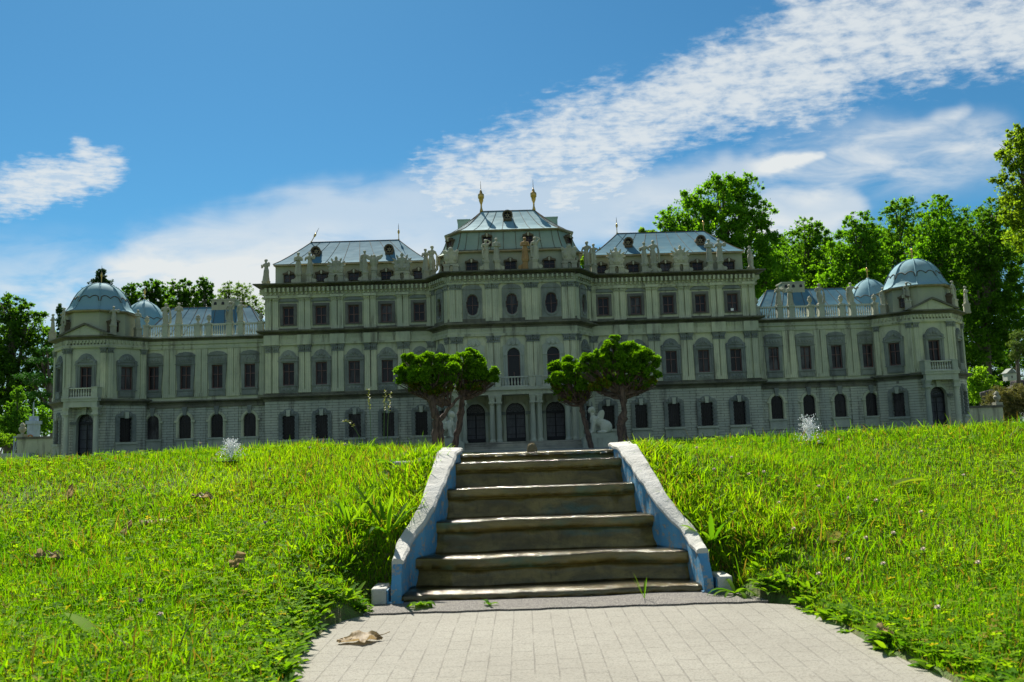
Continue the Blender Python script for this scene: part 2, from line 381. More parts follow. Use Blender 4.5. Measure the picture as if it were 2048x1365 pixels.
tag(link('lawn',np_mesh('lawn',np.stack([X,Y,Z],-1),np.stack([i,i+1,i+nx+1,i+nx],-1).reshape(-1,4),mat=M['soil'],smooth=True)),'grassy ground rising from the path to the palace','ground',kind='structure')

# paving: cast slabs with a stamped sett pattern
m,k,out=newmat('stamped_concrete_paving'); P=k.pos()
rot=k.new('ShaderNodeMapping'); k.put(rot.inputs[0],P); rot.inputs['Rotation'].default_value=(0,0,math.radians(1.5))
wob=k.m('MULTIPLY',k.m('SUBTRACT',k.noise(P,6,2),.5),.004)
sx=k.new('ShaderNodeSeparateXYZ'); k.put(sx.inputs[0],rot.outputs[0]); cm=k.new('ShaderNodeCombineXYZ'); k.put(cm.inputs[0],k.m('ADD',sx.outputs[1],wob)); k.put(cm.inputs[1],k.m('ADD',sx.outputs[0],wob))
br=k.new('ShaderNodeTexBrick'); k.put(br.inputs['Vector'],cm.outputs[0]); br.inputs['Scale'].default_value=1; br.inputs['Brick Width'].default_value=.078; br.inputs['Row Height'].default_value=.051
br.inputs['Mortar Size'].default_value=.0016; br.inputs['Mortar Smooth'].default_value=.6; k.put(br.inputs['Color1'],(1,1,1)); k.put(br.inputs['Color2'],(1,1,1)); k.put(br.inputs['Mortar'],(0,0,0))
g=k.noise(P,190,4,.75); g2=k.noise(P,3,5,.6); fade=k.ss(k.noise(P,11,4),.30,.62); g3=k.noise(P,90,4,.6)
c=k.mix(k.ss(g2,.3,.7),(.235,.222,.178),(.275,.262,.212)); c=k.mix(k.m('MULTIPLY',k.ss(g,.46,.66),.7),c,(.13,.115,.085)); c=k.mix(k.m('MULTIPLY',k.ss(g3,.55,.72),.45),c,(.30,.27,.21))
mort=k.m('MULTIPLY',k.m('SUBTRACT',1,br.outputs['Color']),fade); c=k.mix(k.m('MULTIPLY',mort,.42),c,(.17,.15,.12))
p=principled(k,out,Base_Color=c,Roughness=.9); k.put(p.inputs['Normal'],k.bump(k.m('SUBTRACT',k.m('MULTIPLY',g,.5),mort),.8,.003)); M['pave']=m
mb=MB(); mb.prism_xy=None
def prism_xy(mb,poly,z0,z1):
    n=len(poly); mb.add([(x,y,z0) for x,y in poly]+[(x,y,z1) for x,y in poly],[list(range(n-1,-1,-1)),list(range(n,2*n))]+[(i,(i+1)%n,n+(i+1)%n,n+i) for i in range(n)])
prism_xy(mb,[(-.60,.5)]+PAVE[1:5]+[(-.50,2.515),(.60,2.495)]+[(.70,2.44)]+PAVE[10:13]+[(.76,.5)],-.06,.004)
tag(link('path',mb.mesh('path',M['pave'])),'pale stamped concrete path','path',kind='structure')
m,k,out=newmat('pebbly_asphalt'); P=k.pos(); g=k.new('ShaderNodeTexVoronoi'); k.put(g.inputs[0],P); g.inputs['Scale'].default_value=210; n_=k.noise(P,15,4)
c=k.mix(k.ss(g.outputs['Distance'],.1,.6),(.30,.28,.24),(.11,.10,.085)); c=k.mix(k.ss(n_,.5,.75),c,(.19,.175,.14))
p=principled(k,out,Base_Color=c,Roughness=.9); k.put(p.inputs['Normal'],k.bump(g.outputs['Distance'],.8,.004)); M['asph']=m
mb=MB(); e=[(x,2.505-.010*x/.5+.004*math.sin(31*x)+.003*math.sin(77*x)) for x in np.linspace(-.52,.64,40)]
prism_xy(mb,e+[(.60,2.70),(-.50,2.70)],-.06,.009)
tag(link('kerb_strip',mb.mesh('kerb_strip',M['asph'])),'rough grey kerb strip','kerb',kind='structure')
mb=MB(); mb.box(-.40,.46,3.702,4.26,.2,.431); mb.box(-.62,.62,4.26,5.0,.2,.432)
tag(link('forecourt',mb.mesh('forecourt',M['step'])),'stone forecourt before the palace stair','forecourt',kind='structure')

# ------------------------------------------------------------------ cascade
m,k,out=newmat('wet_mossy_concrete'); P=k.pos()
a=k.noise(k.scale(P,(7,7,16)),1,6,.65,.4); b=k.noise(P,60,5,.6); t=k.noise(k.scale(P,(3,3,9)),1,4,.6); r=k.noise(k.scale(P,(60,60,4)),1,4,.6)
c=k.mix(k.ss(a,.35,.65),(.085,.066,.016),(.19,.145,.038)); c=k.mix(k.m('MULTIPLY',k.ss(t,.56,.72),.7),c,(.04,.11,.085)); c=k.mix(k.m('MULTIPLY',k.ss(r,.5,.75),.35),c,(.018,.016,.008)); c=k.mix(k.m('MULTIPLY',k.ss(b,.6,.75),.35),c,(.13,.10,.045))
p=principled(k,out,Base_Color=c,Roughness=k.m('ADD',.35,k.m('MULTIPLY',b,.3))); p.inputs['Specular IOR Level'].default_value=.15; p.inputs['Coat Weight'].default_value=.5; p.inputs['Coat Roughness'].default_value=.12; k.put(p.inputs['Normal'],k.bump(k.m('ADD',b,k.m('MULTIPLY',a,2)),.45,.006)); M['wet']=m
m,k,out=newmat('sun_dimmed_tread'); P=k.pos(); a=k.noise(P,25,5,.6); p=principled(k,out,Base_Color=k.mix(k.ss(a,.35,.65),(.030,.022,.004),(.075,.055,.012)),Roughness=.6); p.inputs['Specular IOR Level'].default_value=.15; M['dimtread']=m
m,k,out=newmat('limescaled_wet_lip'); P=k.pos(); a=k.noise(k.scale(P,(5,5,26)),1,5,.6,.3); t=k.noise(k.scale(P,(4,4,10)),1,4,.6); c=k.mix(k.ss(a,.35,.65),(.13,.105,.03),(.27,.21,.065)); c=k.mix(k.m('MULTIPLY',k.ss(t,.48,.66),.75),c,(.06,.15,.10)); p=principled(k,out,Base_Color=c,Roughness=.4); p.inputs['Specular IOR Level'].default_value=.2; k.put(p.inputs['Normal'],k.bump(a,.5,.006)); M['lip']=m
m,k,out=newmat('running_water'); P=k.pos(); b=k.noise(k.scale(P,(38,60,38)),1,5,.7); b2=k.noise(P,170,3)
gl=k.new('ShaderNodeBsdfGlossy'); k.put(gl.inputs[0],(.95,.92,.8)); gl.inputs['Roughness'].default_value=.13; k.put(gl.inputs['Normal'],k.bump(k.m('ADD',b,k.m('MULTIPLY',b2,.35)),.5,.009))
fr_=k.new('ShaderNodeFresnel'); fr_.inputs[0].default_value=1.33; k.put(fr_.inputs['Normal'],k.bump(b,.2,.006)); tr_=k.new('ShaderNodeBsdfTransparent'); k.put(tr_.inputs[0],(.97,.95,.88)); xm=k.new('ShaderNodeMixShader'); k.put(xm.inputs[0],k.m('ADD',k.m('MULTIPLY',fr_.outputs[0],.9),.02)); k.l.new(tr_.outputs[0],xm.inputs[1]); k.l.new(gl.outputs[0],xm.inputs[2]); k.l.new(xm.outputs[0],out.inputs[0]); M['water']=m
m,k,out=newmat('cast_concrete_coping'); P=k.pos(); a=k.noise(P,9,5,.6); b=k.noise(P,160,4,.65); cr=k.noise(P,30,5,.7)
c=k.mix(k.ss(a,.3,.7),(.43,.42,.37),(.52,.51,.46)); c=k.mix(k.m('MULTIPLY',k.ss(b,.55,.75),.4),c,(.26,.23,.17)); c=k.mix(k.m('MULTIPLY',k.ss(cr,.58,.75),.5),c,(.15,.13,.09))
p=principled(k,out,Base_Color=c,Roughness=.9); k.put(p.inputs['Normal'],k.bump(k.m('ADD',b,cr),.6,.006)); M['conc']=m
m,k,out=newmat('peeling_blue_paint'); P=k.pos(); a=k.noise(P,34,6,.75,.2); b=k.noise(P,120,4,.6); lo=k.noise(P,5,3)
c=k.mix(k.ss(lo,.3,.7),(.045,.20,.35),(.10,.30,.45)); pe=k.ss(k.m('ADD',a,k.m('MULTIPLY',b,.25)),.66,.70); c=k.mix(pe,c,(.30,.29,.25)); c=k.mix(k.m('MULTIPLY',k.ss(b,.6,.8),.4),c,(.10,.12,.10))
p=principled(k,out,Base_Color=c,Roughness=.6); k.put(p.inputs['Normal'],k.bump(k.m('SUBTRACT',b,pe),.5,.003)); M['blue']=m

casc=thing('cascade','stepped water cascade with mossy wet treads between white topped blue walls','cascade',(CA,2.6,0))
LIPS=[(2.67,.026),(2.83,.113),(2.99,.215),(3.15,.316),(3.31,.406),(3.42,.436)]   # front of each lip, height
AMP=[.008,.020,.012,.006,.003,.002]
for j,(y,z) in enumerate(LIPS):
    zb=(LIPS[j-1][1] if j else -.02); yb=LIPS[j+1][0] if j<5 else 3.70
    n=64; rings=[]
    h=float(half(y))+.012
    for q in range(n+1):
        t=q/n; x=-h+2*h*t
        wob=AMP[j]*(math.sin(t*9+j*1.7)+.6*math.sin(t*17+j))+.0008*math.sin(t*61+j)
        ww=.003*math.sin(t*23+j*2)
        r=min(.011,(z-zb)*.42); yl=y+wob; sl_=(0,.055,.085,.085,.085,.02)[j]
        hf=min(.034,(z-zb)*.42); r=.007; bl=(0,.018,.03,.03,.03,.01)[j]; rw=.002*math.sin(t*47+j*3)+ww
        prof=[(yb+.05,z-.003),(yl+.03,z-.001),(yl+r,z),(yl+r*.3,z-r*.3),(yl,z-r),(yl+.001+rw*.5,z-hf*.6),(yl+.004+rw,z-hf),(yl+.014,z-hf-.004),(yl+.016+rw,z-hf-.012),(yl+.014-bl*.3+rw,lerp(z-hf,zb,.6)),(yl+.014-bl,zb-.002),(yl+.014-bl,zb-.03),(yb+.05,zb-.03)]
        rings.append([(x,yy_-2.6,zz_) for yy_,zz_ in prof])
    mb=MB(); mb.loft(rings); sm=mb.mesh('step',[M['wet'],M['dimtread'],M['lip']],True)
    for f_ in sm.polygons: f_.material_index=1 if f_.normal.z>.75 else (2 if f_.center.z>z-.036 and j>0 else 0)  # upward tread faces coloured darker to offset direct sun the risers miss
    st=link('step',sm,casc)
    # film of water running over the lip
    rings=[]
    for q in range(n*2+1):
        t=q/(n*2); x=-h+.014+(2*h-.028)*t
        wob=AMP[j]*(math.sin(t*9+j*1.7)+.6*math.sin(t*17+j))+.0008*math.sin(t*61+j)
        r=min(.011,(z-zb)*.42); yl=y+wob; th=.0032+.0008*math.sin(t*37+j)+.0006*math.sin(t*71+2*j)
        hf=min(.034,(z-zb)*.42); rw=.002*math.sin(t*83+j*3)
        top=[(yb+.02,z+.002),(yl+.05,z+.0025+th*.3),(yl+.012,z+th*.8),(yl+.001,z-.002+th*.3),(yl-th,z-.009),(yl-th*.8+rw,z-hf*.6),(yl-.001+rw,z-hf)]
        bot=[(yl+.001+rw,z-hf),(yl+.002,z-hf*.6),(yl+.002,z-.009),(yl+.009,z-.001),(yl+.05,z-.003),(yb+.02,z-.004)]
        rings.append([(x,yy_-2.6,zz_) for yy_,zz_ in top+bot])
    mb=MB(); mb.loft(rings); link('water_film',mb.mesh('water_film',M['water'],True),st)
for s in (-1,1):
    yv=list(np.linspace(2.655,3.56,44)); ins=MB(); cap=MB(); ri=[]; rc=[]
    for y in yv:
        hi=float(half(y)); zt=interp(y,[2.655,2.69,2.75,2.82,2.88,2.965,3.08,3.22,3.35,3.5],[.06,.130,.142,.168,.205,.268,.336,.40,.450,.462]); wd=interp(y,[2.69,2.81,2.9,3.0,3.12,3.4],[.034,.042,.05,.054,.064,.082])
        zl=min(float(ramp(y))-.16,.16)
        wv=.002*math.sin(y*40)+.0015*math.sin(y*97+s)
        ri.append([(s*hi,y-2.6,zl),(s*(hi+wv),y-2.6,zt-.012),(s*(hi+.03),y-2.6,zt-.012),(s*(hi+.03),y-2.6,zl)])
        rc.append([(s*(hi-.004+wv),y-2.6,zt-.012),(s*(hi-.004+wv),y-2.6,zt-.003),(s*(hi+.004+wv),y-2.6,zt+.003),(s*(hi+wd-.006),y-2.6,zt+.004+wv),(s*(hi+wd),y-2.6,zt-.004),(s*(hi+wd+.004),y-2.6,zl),(s*(hi+.031),y-2.6,zl),(s*(hi+.031),y-2.6,zt-.012)])
    ins.loft(ri); cap.loft([q for q,y in zip(rc,yv) if y>2.685])
    w=link('side_wall',cap.mesh('side_wall',M['conc']),casc); link('painted_face',ins.mesh('painted_face',M['blue']),w)
    eb=MB(); x0,x1=s*.505,s*.552
    x0,x1=min(x0,x1),max(x0,x1); eb.box(x0,x1,.055,.24,-.03,.055)
    e=link('end_block',eb.mesh('end_block',M['conc']),casc); bv=e.modifiers.new('b','BEVEL'); bv.width=.006; bv.segments=2
    fb=MB(); 
    if s>0: fb.box(.5015,.5045,.058,.237,-.02,.048); fb.box(.455,.5015,.050,.16,-.02,.013)
    else: fb.box(-.5045,-.5015,.058,.237,-.02,.048); fb.box(-.5015,-.455,.050,.16,-.02,.012)
    link('painted_face',fb.mesh('painted_face',M['blue']),e)
# bubbler at the head of the cascade
mb=MB(); rr=[]
for kx in range(9):
    t=kx/8; r=.021*math.cos(t*PI/2)**.6+.001; rr.append([(r*(1+.05*math.sin(5*a+t*4))*math.cos(a),r*(1+.05*math.sin(5*a+t*4))*math.sin(a),.036*math.sin(t*PI/2)+.003*math.sin(3*a+t*9)) for a in np.linspace(0,2*PI,20,endpoint=False)])
mb.loft(rr)
m,k,out=newmat('murky_bubbling_water'); P=k.pos(); b=k.noise(P,120,4,.7); p=principled(k,out,Base_Color=(.17,.135,.06),Roughness=.06); p.inputs['Transmission Weight'].default_value=.25; p.inputs['IOR'].default_value=1.33; k.put(p.inputs['Normal'],k.bump(b,.5,.008)); M['murky']=m
tag(link('water_bubbler',mb.mesh('water_bubbler',M['murky'],True),None,(.016,3.50,.436)),'small dome of bubbling brown water at the head of the cascade','fountain')
# slab of old edging beside the cascade
EDX,EDY,EDZ=-.43,3.40,.408
mb=MB(); mb.box(-.11,.075,-.025,.025,-.05,.012); mb.box(.0755,.105,-.028,.03,-.05,.03)
o=tag(link('concrete_edging',mb.mesh('concrete_edging',M['conc']),None,(EDX,EDY,EDZ),math.radians(-3)),'grey concrete edging slab in the grass beside the head of the cascade','edging slab'); bv=o.modifiers.new('b','BEVEL'); bv.width=.004
# ------------------------------------------------------------------ grass, clover and small plants
M['grass']=mat_leaf('grass_blade',trans=.62,rough=.55,tcol=(1.35,1.3,.25),spec=.10)
M['clover']=mat_leaf('clover_leaf',trans=.6,rough=.65,tcol=(1.35,1.3,.3),spec=.06)
def sample(n,f,ylo=1.2,yhi=5.1,spread=.66,extra=.25):
    """points on the lawn, as dense as f(x,y) in 0..1 says"""
    X=[];Y_=[];c=0
    while c<n:
        y=rng.uniform(ylo,yhi,n); w=spread*y+extra
        x=CX+.017*y+rng.uniform(-1,1,n)*(spread*yhi+extra); ok=(np.abs(x-CX-.017*y)<w)&~on_pave(x,y,-.004)&~in_cascade(x,y,.05)&(rng.random(n)<f(x,y))
        ok&=~((np.abs(x)<.62)&(y>4.22)); ok&=~((np.abs(x)<2.95)&(y>4.98)); ok&=~((y<2.74)&(y>2.56)&(np.abs(x-CA)<.56)); ok&=~((x>-.60)&(x<-.32)&(np.abs(y-3.40)<.04)); ok&=~((x>-.42)&(x<.48)&(y>3.68)&(y<4.3))
        X.append(x[ok]);Y_.append(y[ok]);c+=ok.sum()
    return np.concatenate(X)[:n],np.concatenate(Y_)[:n]
def dens(x,y):
    d=np.clip(2.1/y,0,1)**1.4*(.8+.35*vnoise(x,y,5,8)+.25*vnoise(x,y,14,9)); return np.clip(d,0.05,1)
def blades(n,seed,Lmu,Lmin,Lmax,wid,f=dens,lean=.5,dead=.16,tint=((.095,.26,.006),(.30,.48,.010)),**kw):
    r=np.random.default_rng(seed); x,y=sample(n,f,**kw); z=lawn_z(x,y)-.004
    L=np.clip(Lmu*np.exp(.35*r.standard_normal(n))*(1+.4*vnoise(x,y,4,21)+.25*vnoise(x,y,12,22)),Lmin,Lmax)
    L*=np.where(y<2.6,np.clip(.55+.6*np.minimum(np.abs(x-pave_w(y)[0]),np.abs(x-pave_w(y)[1]))*4,.5,1),1)
    a=r.uniform(0,2*PI,n); cu=np.abs(r.normal(lean,.28,n)).clip(.05,1.3); yaw=a+PI/2+r.normal(0,.5,n)
    w=wid*r.uniform(.6,1.3,n)
    V=np.zeros((n,7,3),np.float32)
    for kx,(t,ww,idx) in enumerate(((0,.8,(0,1)),(.4,1,(2,3)),(.75,.7,(4,5)),(1,0,(6,)))):
        hx=L*cu*(t*.35+t*t*.65)*.8; hz=L*t*(1-.38*np.minimum(cu,1.2)*t)
        px,py,pz=x+hx*np.cos(a),y+hx*np.sin(a),z+hz
        for q,i_ in enumerate(idx):
            sg=(-1,1)[q]*ww*w/2 if ww else 0
            V[:,i_,0]=px+sg*np.cos(yaw); V[:,i_,1]=py+sg*np.sin(yaw); V[:,i_,2]=pz
    b=np.arange(n)[:,None]*7
    Q=np.concatenate([b+np.array([[0,1,3,2]]),b+np.array([[2,3,5,4]])]); T=b+np.array([[4,5,6]])
    u=np.clip(r.random(n)*.75+.55*vnoise(x,y,3,31)+.35*vnoise(x,y,9,32)+.12,0,1)[:,None]
    c=(1-u)*np.array(tint[0])+u*np.array(tint[1])
    dm=(r.random(n)<dead*(1+1.5*np.clip(vnoise(x,y,2.5,41),0,1)))[:,None]; c=np.where(dm,np.array([.20,.15,.06])*r.uniform(.6,1.2,(n,1)),c)
    return V.reshape(-1,3),Q,T,np.repeat(c,7,0)
parts=[blades(440000,1,.0265,.010,.075,.0025),
       blades(11000,2,.055,.03,.12,.0040,lean=.6,tint=((.06,.19,.006),(.17,.34,.010)),f=lambda x,y:np.clip(dens(x,y)*(vnoise(x,y,3,51)*2.2+.25),0,1))]
parts.append(blades(150000,6,.030,.012,.08,.0046,f=lambda x,y:np.clip(2.1/y,.2,1)*(np.abs(x-CX-.017*y)>.60*y+.15),spread=1.5,extra=.6))
def bank(x,y):
    d=np.abs(x-CA)-half(y)-.035; return ((d>0)&(d<.34)&(y>2.74)&(y<3.05))*.95
parts.append(blades(6000,7,.052,.025,.10,.0036,f=bank,ylo=2.7,yhi=3.1,lean=.6))
# longer fringe along the crest before the palace and along the cascade walls
def crest(x,y): return np.clip(np.exp(-((y-4.1)/.34)**2)*(.6+.5*vnoise(x,y,6,61)),0,1)*(np.abs(x-CA)>.55)
parts.append(blades(18000,3,.031,.02,.075,.0034,f=crest,ylo=3.7,yhi=4.75,tint=((.06,.18,.007),(.15,.31,.012)),lean=.4))
def fringe(x,y):
    d=np.abs(x-CA)-half(y)-.08; return ((d>0)&(d<.18)&(y>2.66)&(y<3.6))*.9
parts.append(blades(6000,4,.042,.02,.09,.0042,f=fringe,ylo=2.6,yhi=3.6,lean=.8))
V=[];Q=[];T=[];C=[];o=0
for v,q,t,c in parts: V.append(v);Q.append(q+o);T.append(t+o);C.append(c);o+=len(v)
tag(link('grass',np_mesh('grass',np.concatenate(V),np.concatenate(Q),np.concatenate(T),M['grass'],np.concatenate(C))),'sunlit unmown lawn grass on both sides of the cascade','grass',kind='stuff')
def clover(n,seed):
    r=np.random.default_rng(seed)
    x,y=sample(n,lambda x,y:np.clip(np.clip(2.2/y,0,1)**2*(.55+1.1*vnoise(x,y,4.5,71)+np.where((y<2.5),.5,0)),0,1),ylo=1.2,yhi=4.3)
    z=lawn_z(x,y); hgt=r.uniform(.008,.042,n); R=r.uniform(.0045,.009,n); ya=r.uniform(0,2*PI,n)
    ta=r.uniform(0,2*PI,n); tl=np.abs(r.normal(.3,.25,n))
    nrm=np.stack([np.sin(tl)*np.cos(ta),np.sin(tl)*np.sin(ta),np.cos(tl)],-1)
    e1=np.cross(nrm,np.stack([-np.sin(ya),np.cos(ya),0*ya],-1)); e1/=np.linalg.norm(e1,axis=1)[:,None]; e2=np.cross(nrm,e1)
    c0=np.stack([x,y,z+hgt],-1); shp=np.array([(0,0),(.55,.42),(1.05,.62),(1.28,.32),(1.18,0),(1.28,-.32),(1.05,-.62),(.55,-.42)])
    V=np.zeros((n,3,8,3),np.float32)
    for kx in range(3):
        ca,sa=math.cos(kx*2*PI/3),math.sin(kx*2*PI/3)
        for j,(a,b) in enumerate(shp):
            p=(a*ca-b*sa)*R; q=(a*sa+b*ca)*R; V[:,kx,j]=c0+e1*p[:,None]+e2*q[:,None]+nrm*(abs(b)*.35*R)[:,None]
    b=np.arange(n*3)[:,None]*8
    Q=np.concatenate([b+np.array([[0,1,2,3]]),b+np.array([[0,3,4,5]]),b+np.array([[0,5,6,7]])])
    u=r.random(n)[:,None]; c=(1-u)*np.array([.07,.21,.010])+u*np.array([.26,.42,.018]); yl=(r.random(n)<.06)[:,None]; c=np.where(yl,np.array([.32,.27,.04]),c)
    return V.reshape(-1,3),Q,np.repeat(c,24,0)
V,Q,C=clover(17000,5)
tag(link('clover',np_mesh('clover',V,Q,None,M['clover'],C)),'patches of clover leaves among the grass','clover',kind='stuff')

def leaf_blade(mb_list,base,yaw,L,Wd,rise,droop,tint,seg=6,fold=.25):
    """one long leaf, pointed, bending over"""
    vs=[]
    for i_ in range(seg+1):
        t=i_/seg; w=Wd*math.sin(PI*min(1,.12+t*.88))**.8*(1 if t<1 else 0); d=L*t*(1-.25*droop*t); h=L*(rise*t-droop*t*t*.55)
        cx,cy=base[0]+d*math.cos(yaw),base[1]+d*math.sin(yaw); z=base[2]+h
        for sg in (-1,0,1): vs.append((cx-sg*w/2*math.sin(yaw),cy+sg*w/2*math.cos(yaw),z+abs(sg)*w*fold))
    fs=[]
    for i_ in range(seg):
        for j in range(2): a=i_*3+j; fs.append((a,a+1,a+4,a+3))
    mb_list.append((vs,fs,tint))
def leafy(name,L_,mat):
    V=[];Q=[];C=[];o=0
    for vs,fs,t in L_:
        V+=vs; Q+=[[i_+o for i_ in f] for f in fs]; C+=[t]*len(vs); o+=len(vs)
    return np_mesh(name,V,Q,None,mat,np.array(C),True)
def gtint(): 
    u=random.random(); return tuple(lerp(a,b,u) for a,b in zip((.06,.17,.010),(.19,.33,.018)))
def rosette(x,y,n,L,Wd,label,cat='weed',rise=(.4,1.1),group=None,z=None):
    ls=[]
    for i_ in range(n):
        leaf_blade(ls,(0,0,0),2*PI*i_/n+random.uniform(-.3,.3),L*random.uniform(.6,1.15),Wd*random.uniform(.7,1.2),random.uniform(*rise),random.uniform(.6,1.2),gtint())
    zz=float(lawn_z(np.array(x),np.array(y))) if z is None else z
    return tag(link('weed',leafy('weed',ls,M['clover']),None,(x,y,zz)),label,cat,group)
def lawn_at(u,v):
    """lawn point under a measured picture point"""
    d=fw+rt*((u-1024)/F_PX)+up*((682.5-v)/F_PX)
    for i_ in range(120,560):
        y=i_*.01; t=y/d.y; x=CX+d.x*t; z=H+d.z*t
        if z<=float(lawn_z(np.array(x),np.array(y))): return x,y,z
    return x,y,z
x,y,z=lawn_at(775,1075); rosette(x,y,13,.17,.020,'spiky tuft of long pale blades leaning on the left wall of the cascade',rise=(.7,1.5))
x,y,z=lawn_at(700,1060); rosette(x,y,12,.13,.014,'loose tuft of narrow blades in the lawn a step left of the cascade wall',rise=(.9,1.6))
x,y,z=lawn_at(1425,1095); rosette(x,y,10,.13,.017,'bright green tuft growing at the lower end of the right cascade wall',rise=(.7,1.4))
rosette(.575,2.60,11,.11,.014,'flat green tuft of grass at the kerb corner beside the blue end block',rise=(.3,1.0),z=.012)
rosette(-.36,2.585,9,.07,.026,'low broad leaved weed at the foot of the steps beside the left end block',rise=(.2,.6),z=.012)
rosette(-.16,2.57,5,.04,.012,'tiny green weed in the kerb strip below the lowest step',rise=(.3,.8),z=.010)
rosette(.30,2.585,5,.045,.004,'thin sprig of grass rising from the kerb strip',rise=(1.4,2.4),z=.010)
x,y,z=lawn_at(800,930); rosette(x-.02,3.47,12,.12,.022,'leafy weed spreading over the concrete edging slab',rise=(.4,1.0))
ed=[]
for s in (0,1):
    for q in range(165):
        y=random.uniform(1.45,2.56); e=pave_w(np.array(y))[s]; x=float(e)+(-1,1)[s]*random.uniform(-.006,.10)
        zz=float(lawn_z(np.array(x),np.array(y)))
        for i_ in range(random.randint(4,7)):
            leaf_blade(ed,(x,y,zz),random.uniform(0,2*PI),random.uniform(.025,.065),random.uniform(.010,.020),random.uniform(.3,.9),random.uniform(.4,1.1),gtint(),4)
for q in range(46):
    s=q%2; x=(-1,1)[s]*random.uniform(.0,.16)+(-.56,.62)[s]; y=random.uniform(2.48,2.80); zz=float(lawn_z(np.array(x),np.array(y)))
    for i_ in range(random.randint(4,7)): leaf_blade(ed,(x,y,zz),random.uniform(0,2*PI),random.uniform(.03,.07),random.uniform(.008,.018),random.uniform(.4,1.1),random.uniform(.4,1.1),gtint(),4)
tag(link('ground_cover',leafy('ground_cover',ed,M['clover'])),'low broad leaved weeds fringing the paved path','ground cover',kind='stuff')
# big single leaves lying in the lawn
ls=[]; leaf_blade(ls,(0,0,.0),math.radians(150),.16,.034,.55,.35,(.2,.34,.02),9,.12)
x,y,z=lawn_at(205,1295); tag(link('large_leaf',leafy('large_leaf',ls,M['clover']),None,(x,y,z+.01)),'long light green leaf standing out of the clover at the front of the left lawn','leaf')
ls=[]; leaf_blade(ls,(0,0,.0),math.radians(10),.15,.06,.25,.3,(.16,.23,.03),9,.2)
x,y,z=lawn_at(1790,990); tag(link('large_leaf',leafy('large_leaf',ls,M['clover']),None,(x,y,z+.035)),'wide pale green leaf lying on the right lawn','leaf')
ls=[]; leaf_blade(ls,(0,0,.0),math.radians(60),.07,.05,.6,.3,(.30,.28,.03),7,.2)
x,y,z=lawn_at(1665,1100); tag(link('large_leaf',leafy('large_leaf',ls,M['clover']),None,(x,y,z+.02)),'yellowing round leaf in the middle of the right lawn','leaf')

# dry fallen leaves
m,k,out=newmat('dry_brown_leaf'); P=k.new('ShaderNodeTexCoord').outputs['Object']; a=k.noise(P,40,4); w=k.noise(k.scale(P,(300,30,30)),1,3)
c=k.mix(k.ss(a,.3,.7),(.42,.31,.15),(.28,.20,.09)); c=k.mix(k.m('MULTIPLY',k.ss(w,.5,.7),.35),c,(.09,.045,.02))
p=k.new('ShaderNodeBsdfPrincipled'); k.put(p.inputs['Base Color'],c); p.inputs['Roughness'].default_value=.6; t=k.new('ShaderNodeBsdfTranslucent'); k.put(t.inputs[0],c)
x_=k.new('ShaderNodeMixShader'); x_.inputs[0].default_value=.45; k.l.new(p.outputs[0],x_.inputs[1]); k.l.new(t.outputs[0],x_.inputs[2]); k.l.new(x_.outputs[0],out.inputs[0]); M['dry']=m
def dry_leaf(L,Wd,curl,seed,label,loc,rot,stalk=True):
    r=random.Random(seed); n=13; mm=9; vs=[];fs=[]
    ph=[r.uniform(0,6) for _ in range(4)]
    for i_ in range(n):
        t=i_/(n-1)
        w=Wd*.5*(math.sin(PI*min(1,t*1.02+.02))**.6)*(1+.28*math.sin(t*13+ph[0])+.12*math.sin(t*29+ph[1]))
        for j in range(mm):
            q=-1+2*j/(mm-1); ang=q*curl*(1+.4*math.sin(t*5+ph[2]))
            rad=Wd*.5/max(.3,curl); 
            vs.append((L*(t-.5)+.05*L*q*math.sin(t*7+ph[3]), w/(Wd*.5)*rad*math.sin(ang), rad*(1-math.cos(ang))*.55+.006*math.sin(t*11+q*6+ph[1])+.010*math.sin(t*PI)+.006*abs(q)*math.sin(17*t+ph[0])+.0025*math.sin(q*14+t*5)))
    for i_ in range(n-1):
        for j in range(mm-1): a=i_*mm+j; fs.append((a,a+1,a+mm+1,a+mm))
    mb=MB(); mb.add(vs,fs)
    zlow=min(v[2] for v in vs); mb.v=[(a,b,(c-zlow)*(.62 if stalk else 1)) for a,b,c in mb.v]
    if stalk: mb.tube([(L*.40,0,.012),(L*.55,.01,.010),(L*.70,.02,.012)],[.0014,.0012,.001],5)
    me=mb.mesh('dry_leaf',M['dry'],True,fix=False); o=tag(link('dry_leaf',me,None,loc),label,'dead leaf'); o.rotation_euler=rot; return o
x,y=(-.475,2.185); dry_leaf(.105,.06,.75,1,'curled brown dry leaf lying on the pale paving',(x,y,.006),(math.radians(8),0,math.radians(8)))
x,y,z=lawn_at(312,1050); dry_leaf(.115,.075,.75,2,'broad tan dry leaf arched over the left lawn grass',(x,y,z+.025),(math.radians(160),0,math.radians(10)),False)
x,y,z=lawn_at(140,1000); dry_leaf(.085,.04,1.1,3,'narrow brown dry leaf standing upright near the crest of the left lawn',(x,y,z+.025),(math.radians(90),math.radians(-80),.3),False)
x,y,z=lawn_at(98,1135); dry_leaf(.085,.05,.9,4,'pale crumpled dry leaf low down among the left lawn grass',(x,y,z+.025),(.5,.2,.2),False)
x,y,z=lawn_at(248,1075); dry_leaf(.08,.028,1.2,5,'thin twisted dry leaf leaning just below the broad tan leaf',(x,y,z+.025),(math.radians(90),math.radians(-60),.6),False)
x,y,z=lawn_at(478,1140); dry_leaf(.06,.05,.9,6,'dark rusty dry leaf propped in the grass between lawn and cascade',(x,y,z+.025),(math.radians(70),math.radians(-40),.2),False)
x,y,z=lawn_at(405,1012); dry_leaf(.09,.035,.8,7,'greyish flat dry leaf beyond the broad tan leaf',(x,y,z+.025),(.4,.1,0),False)
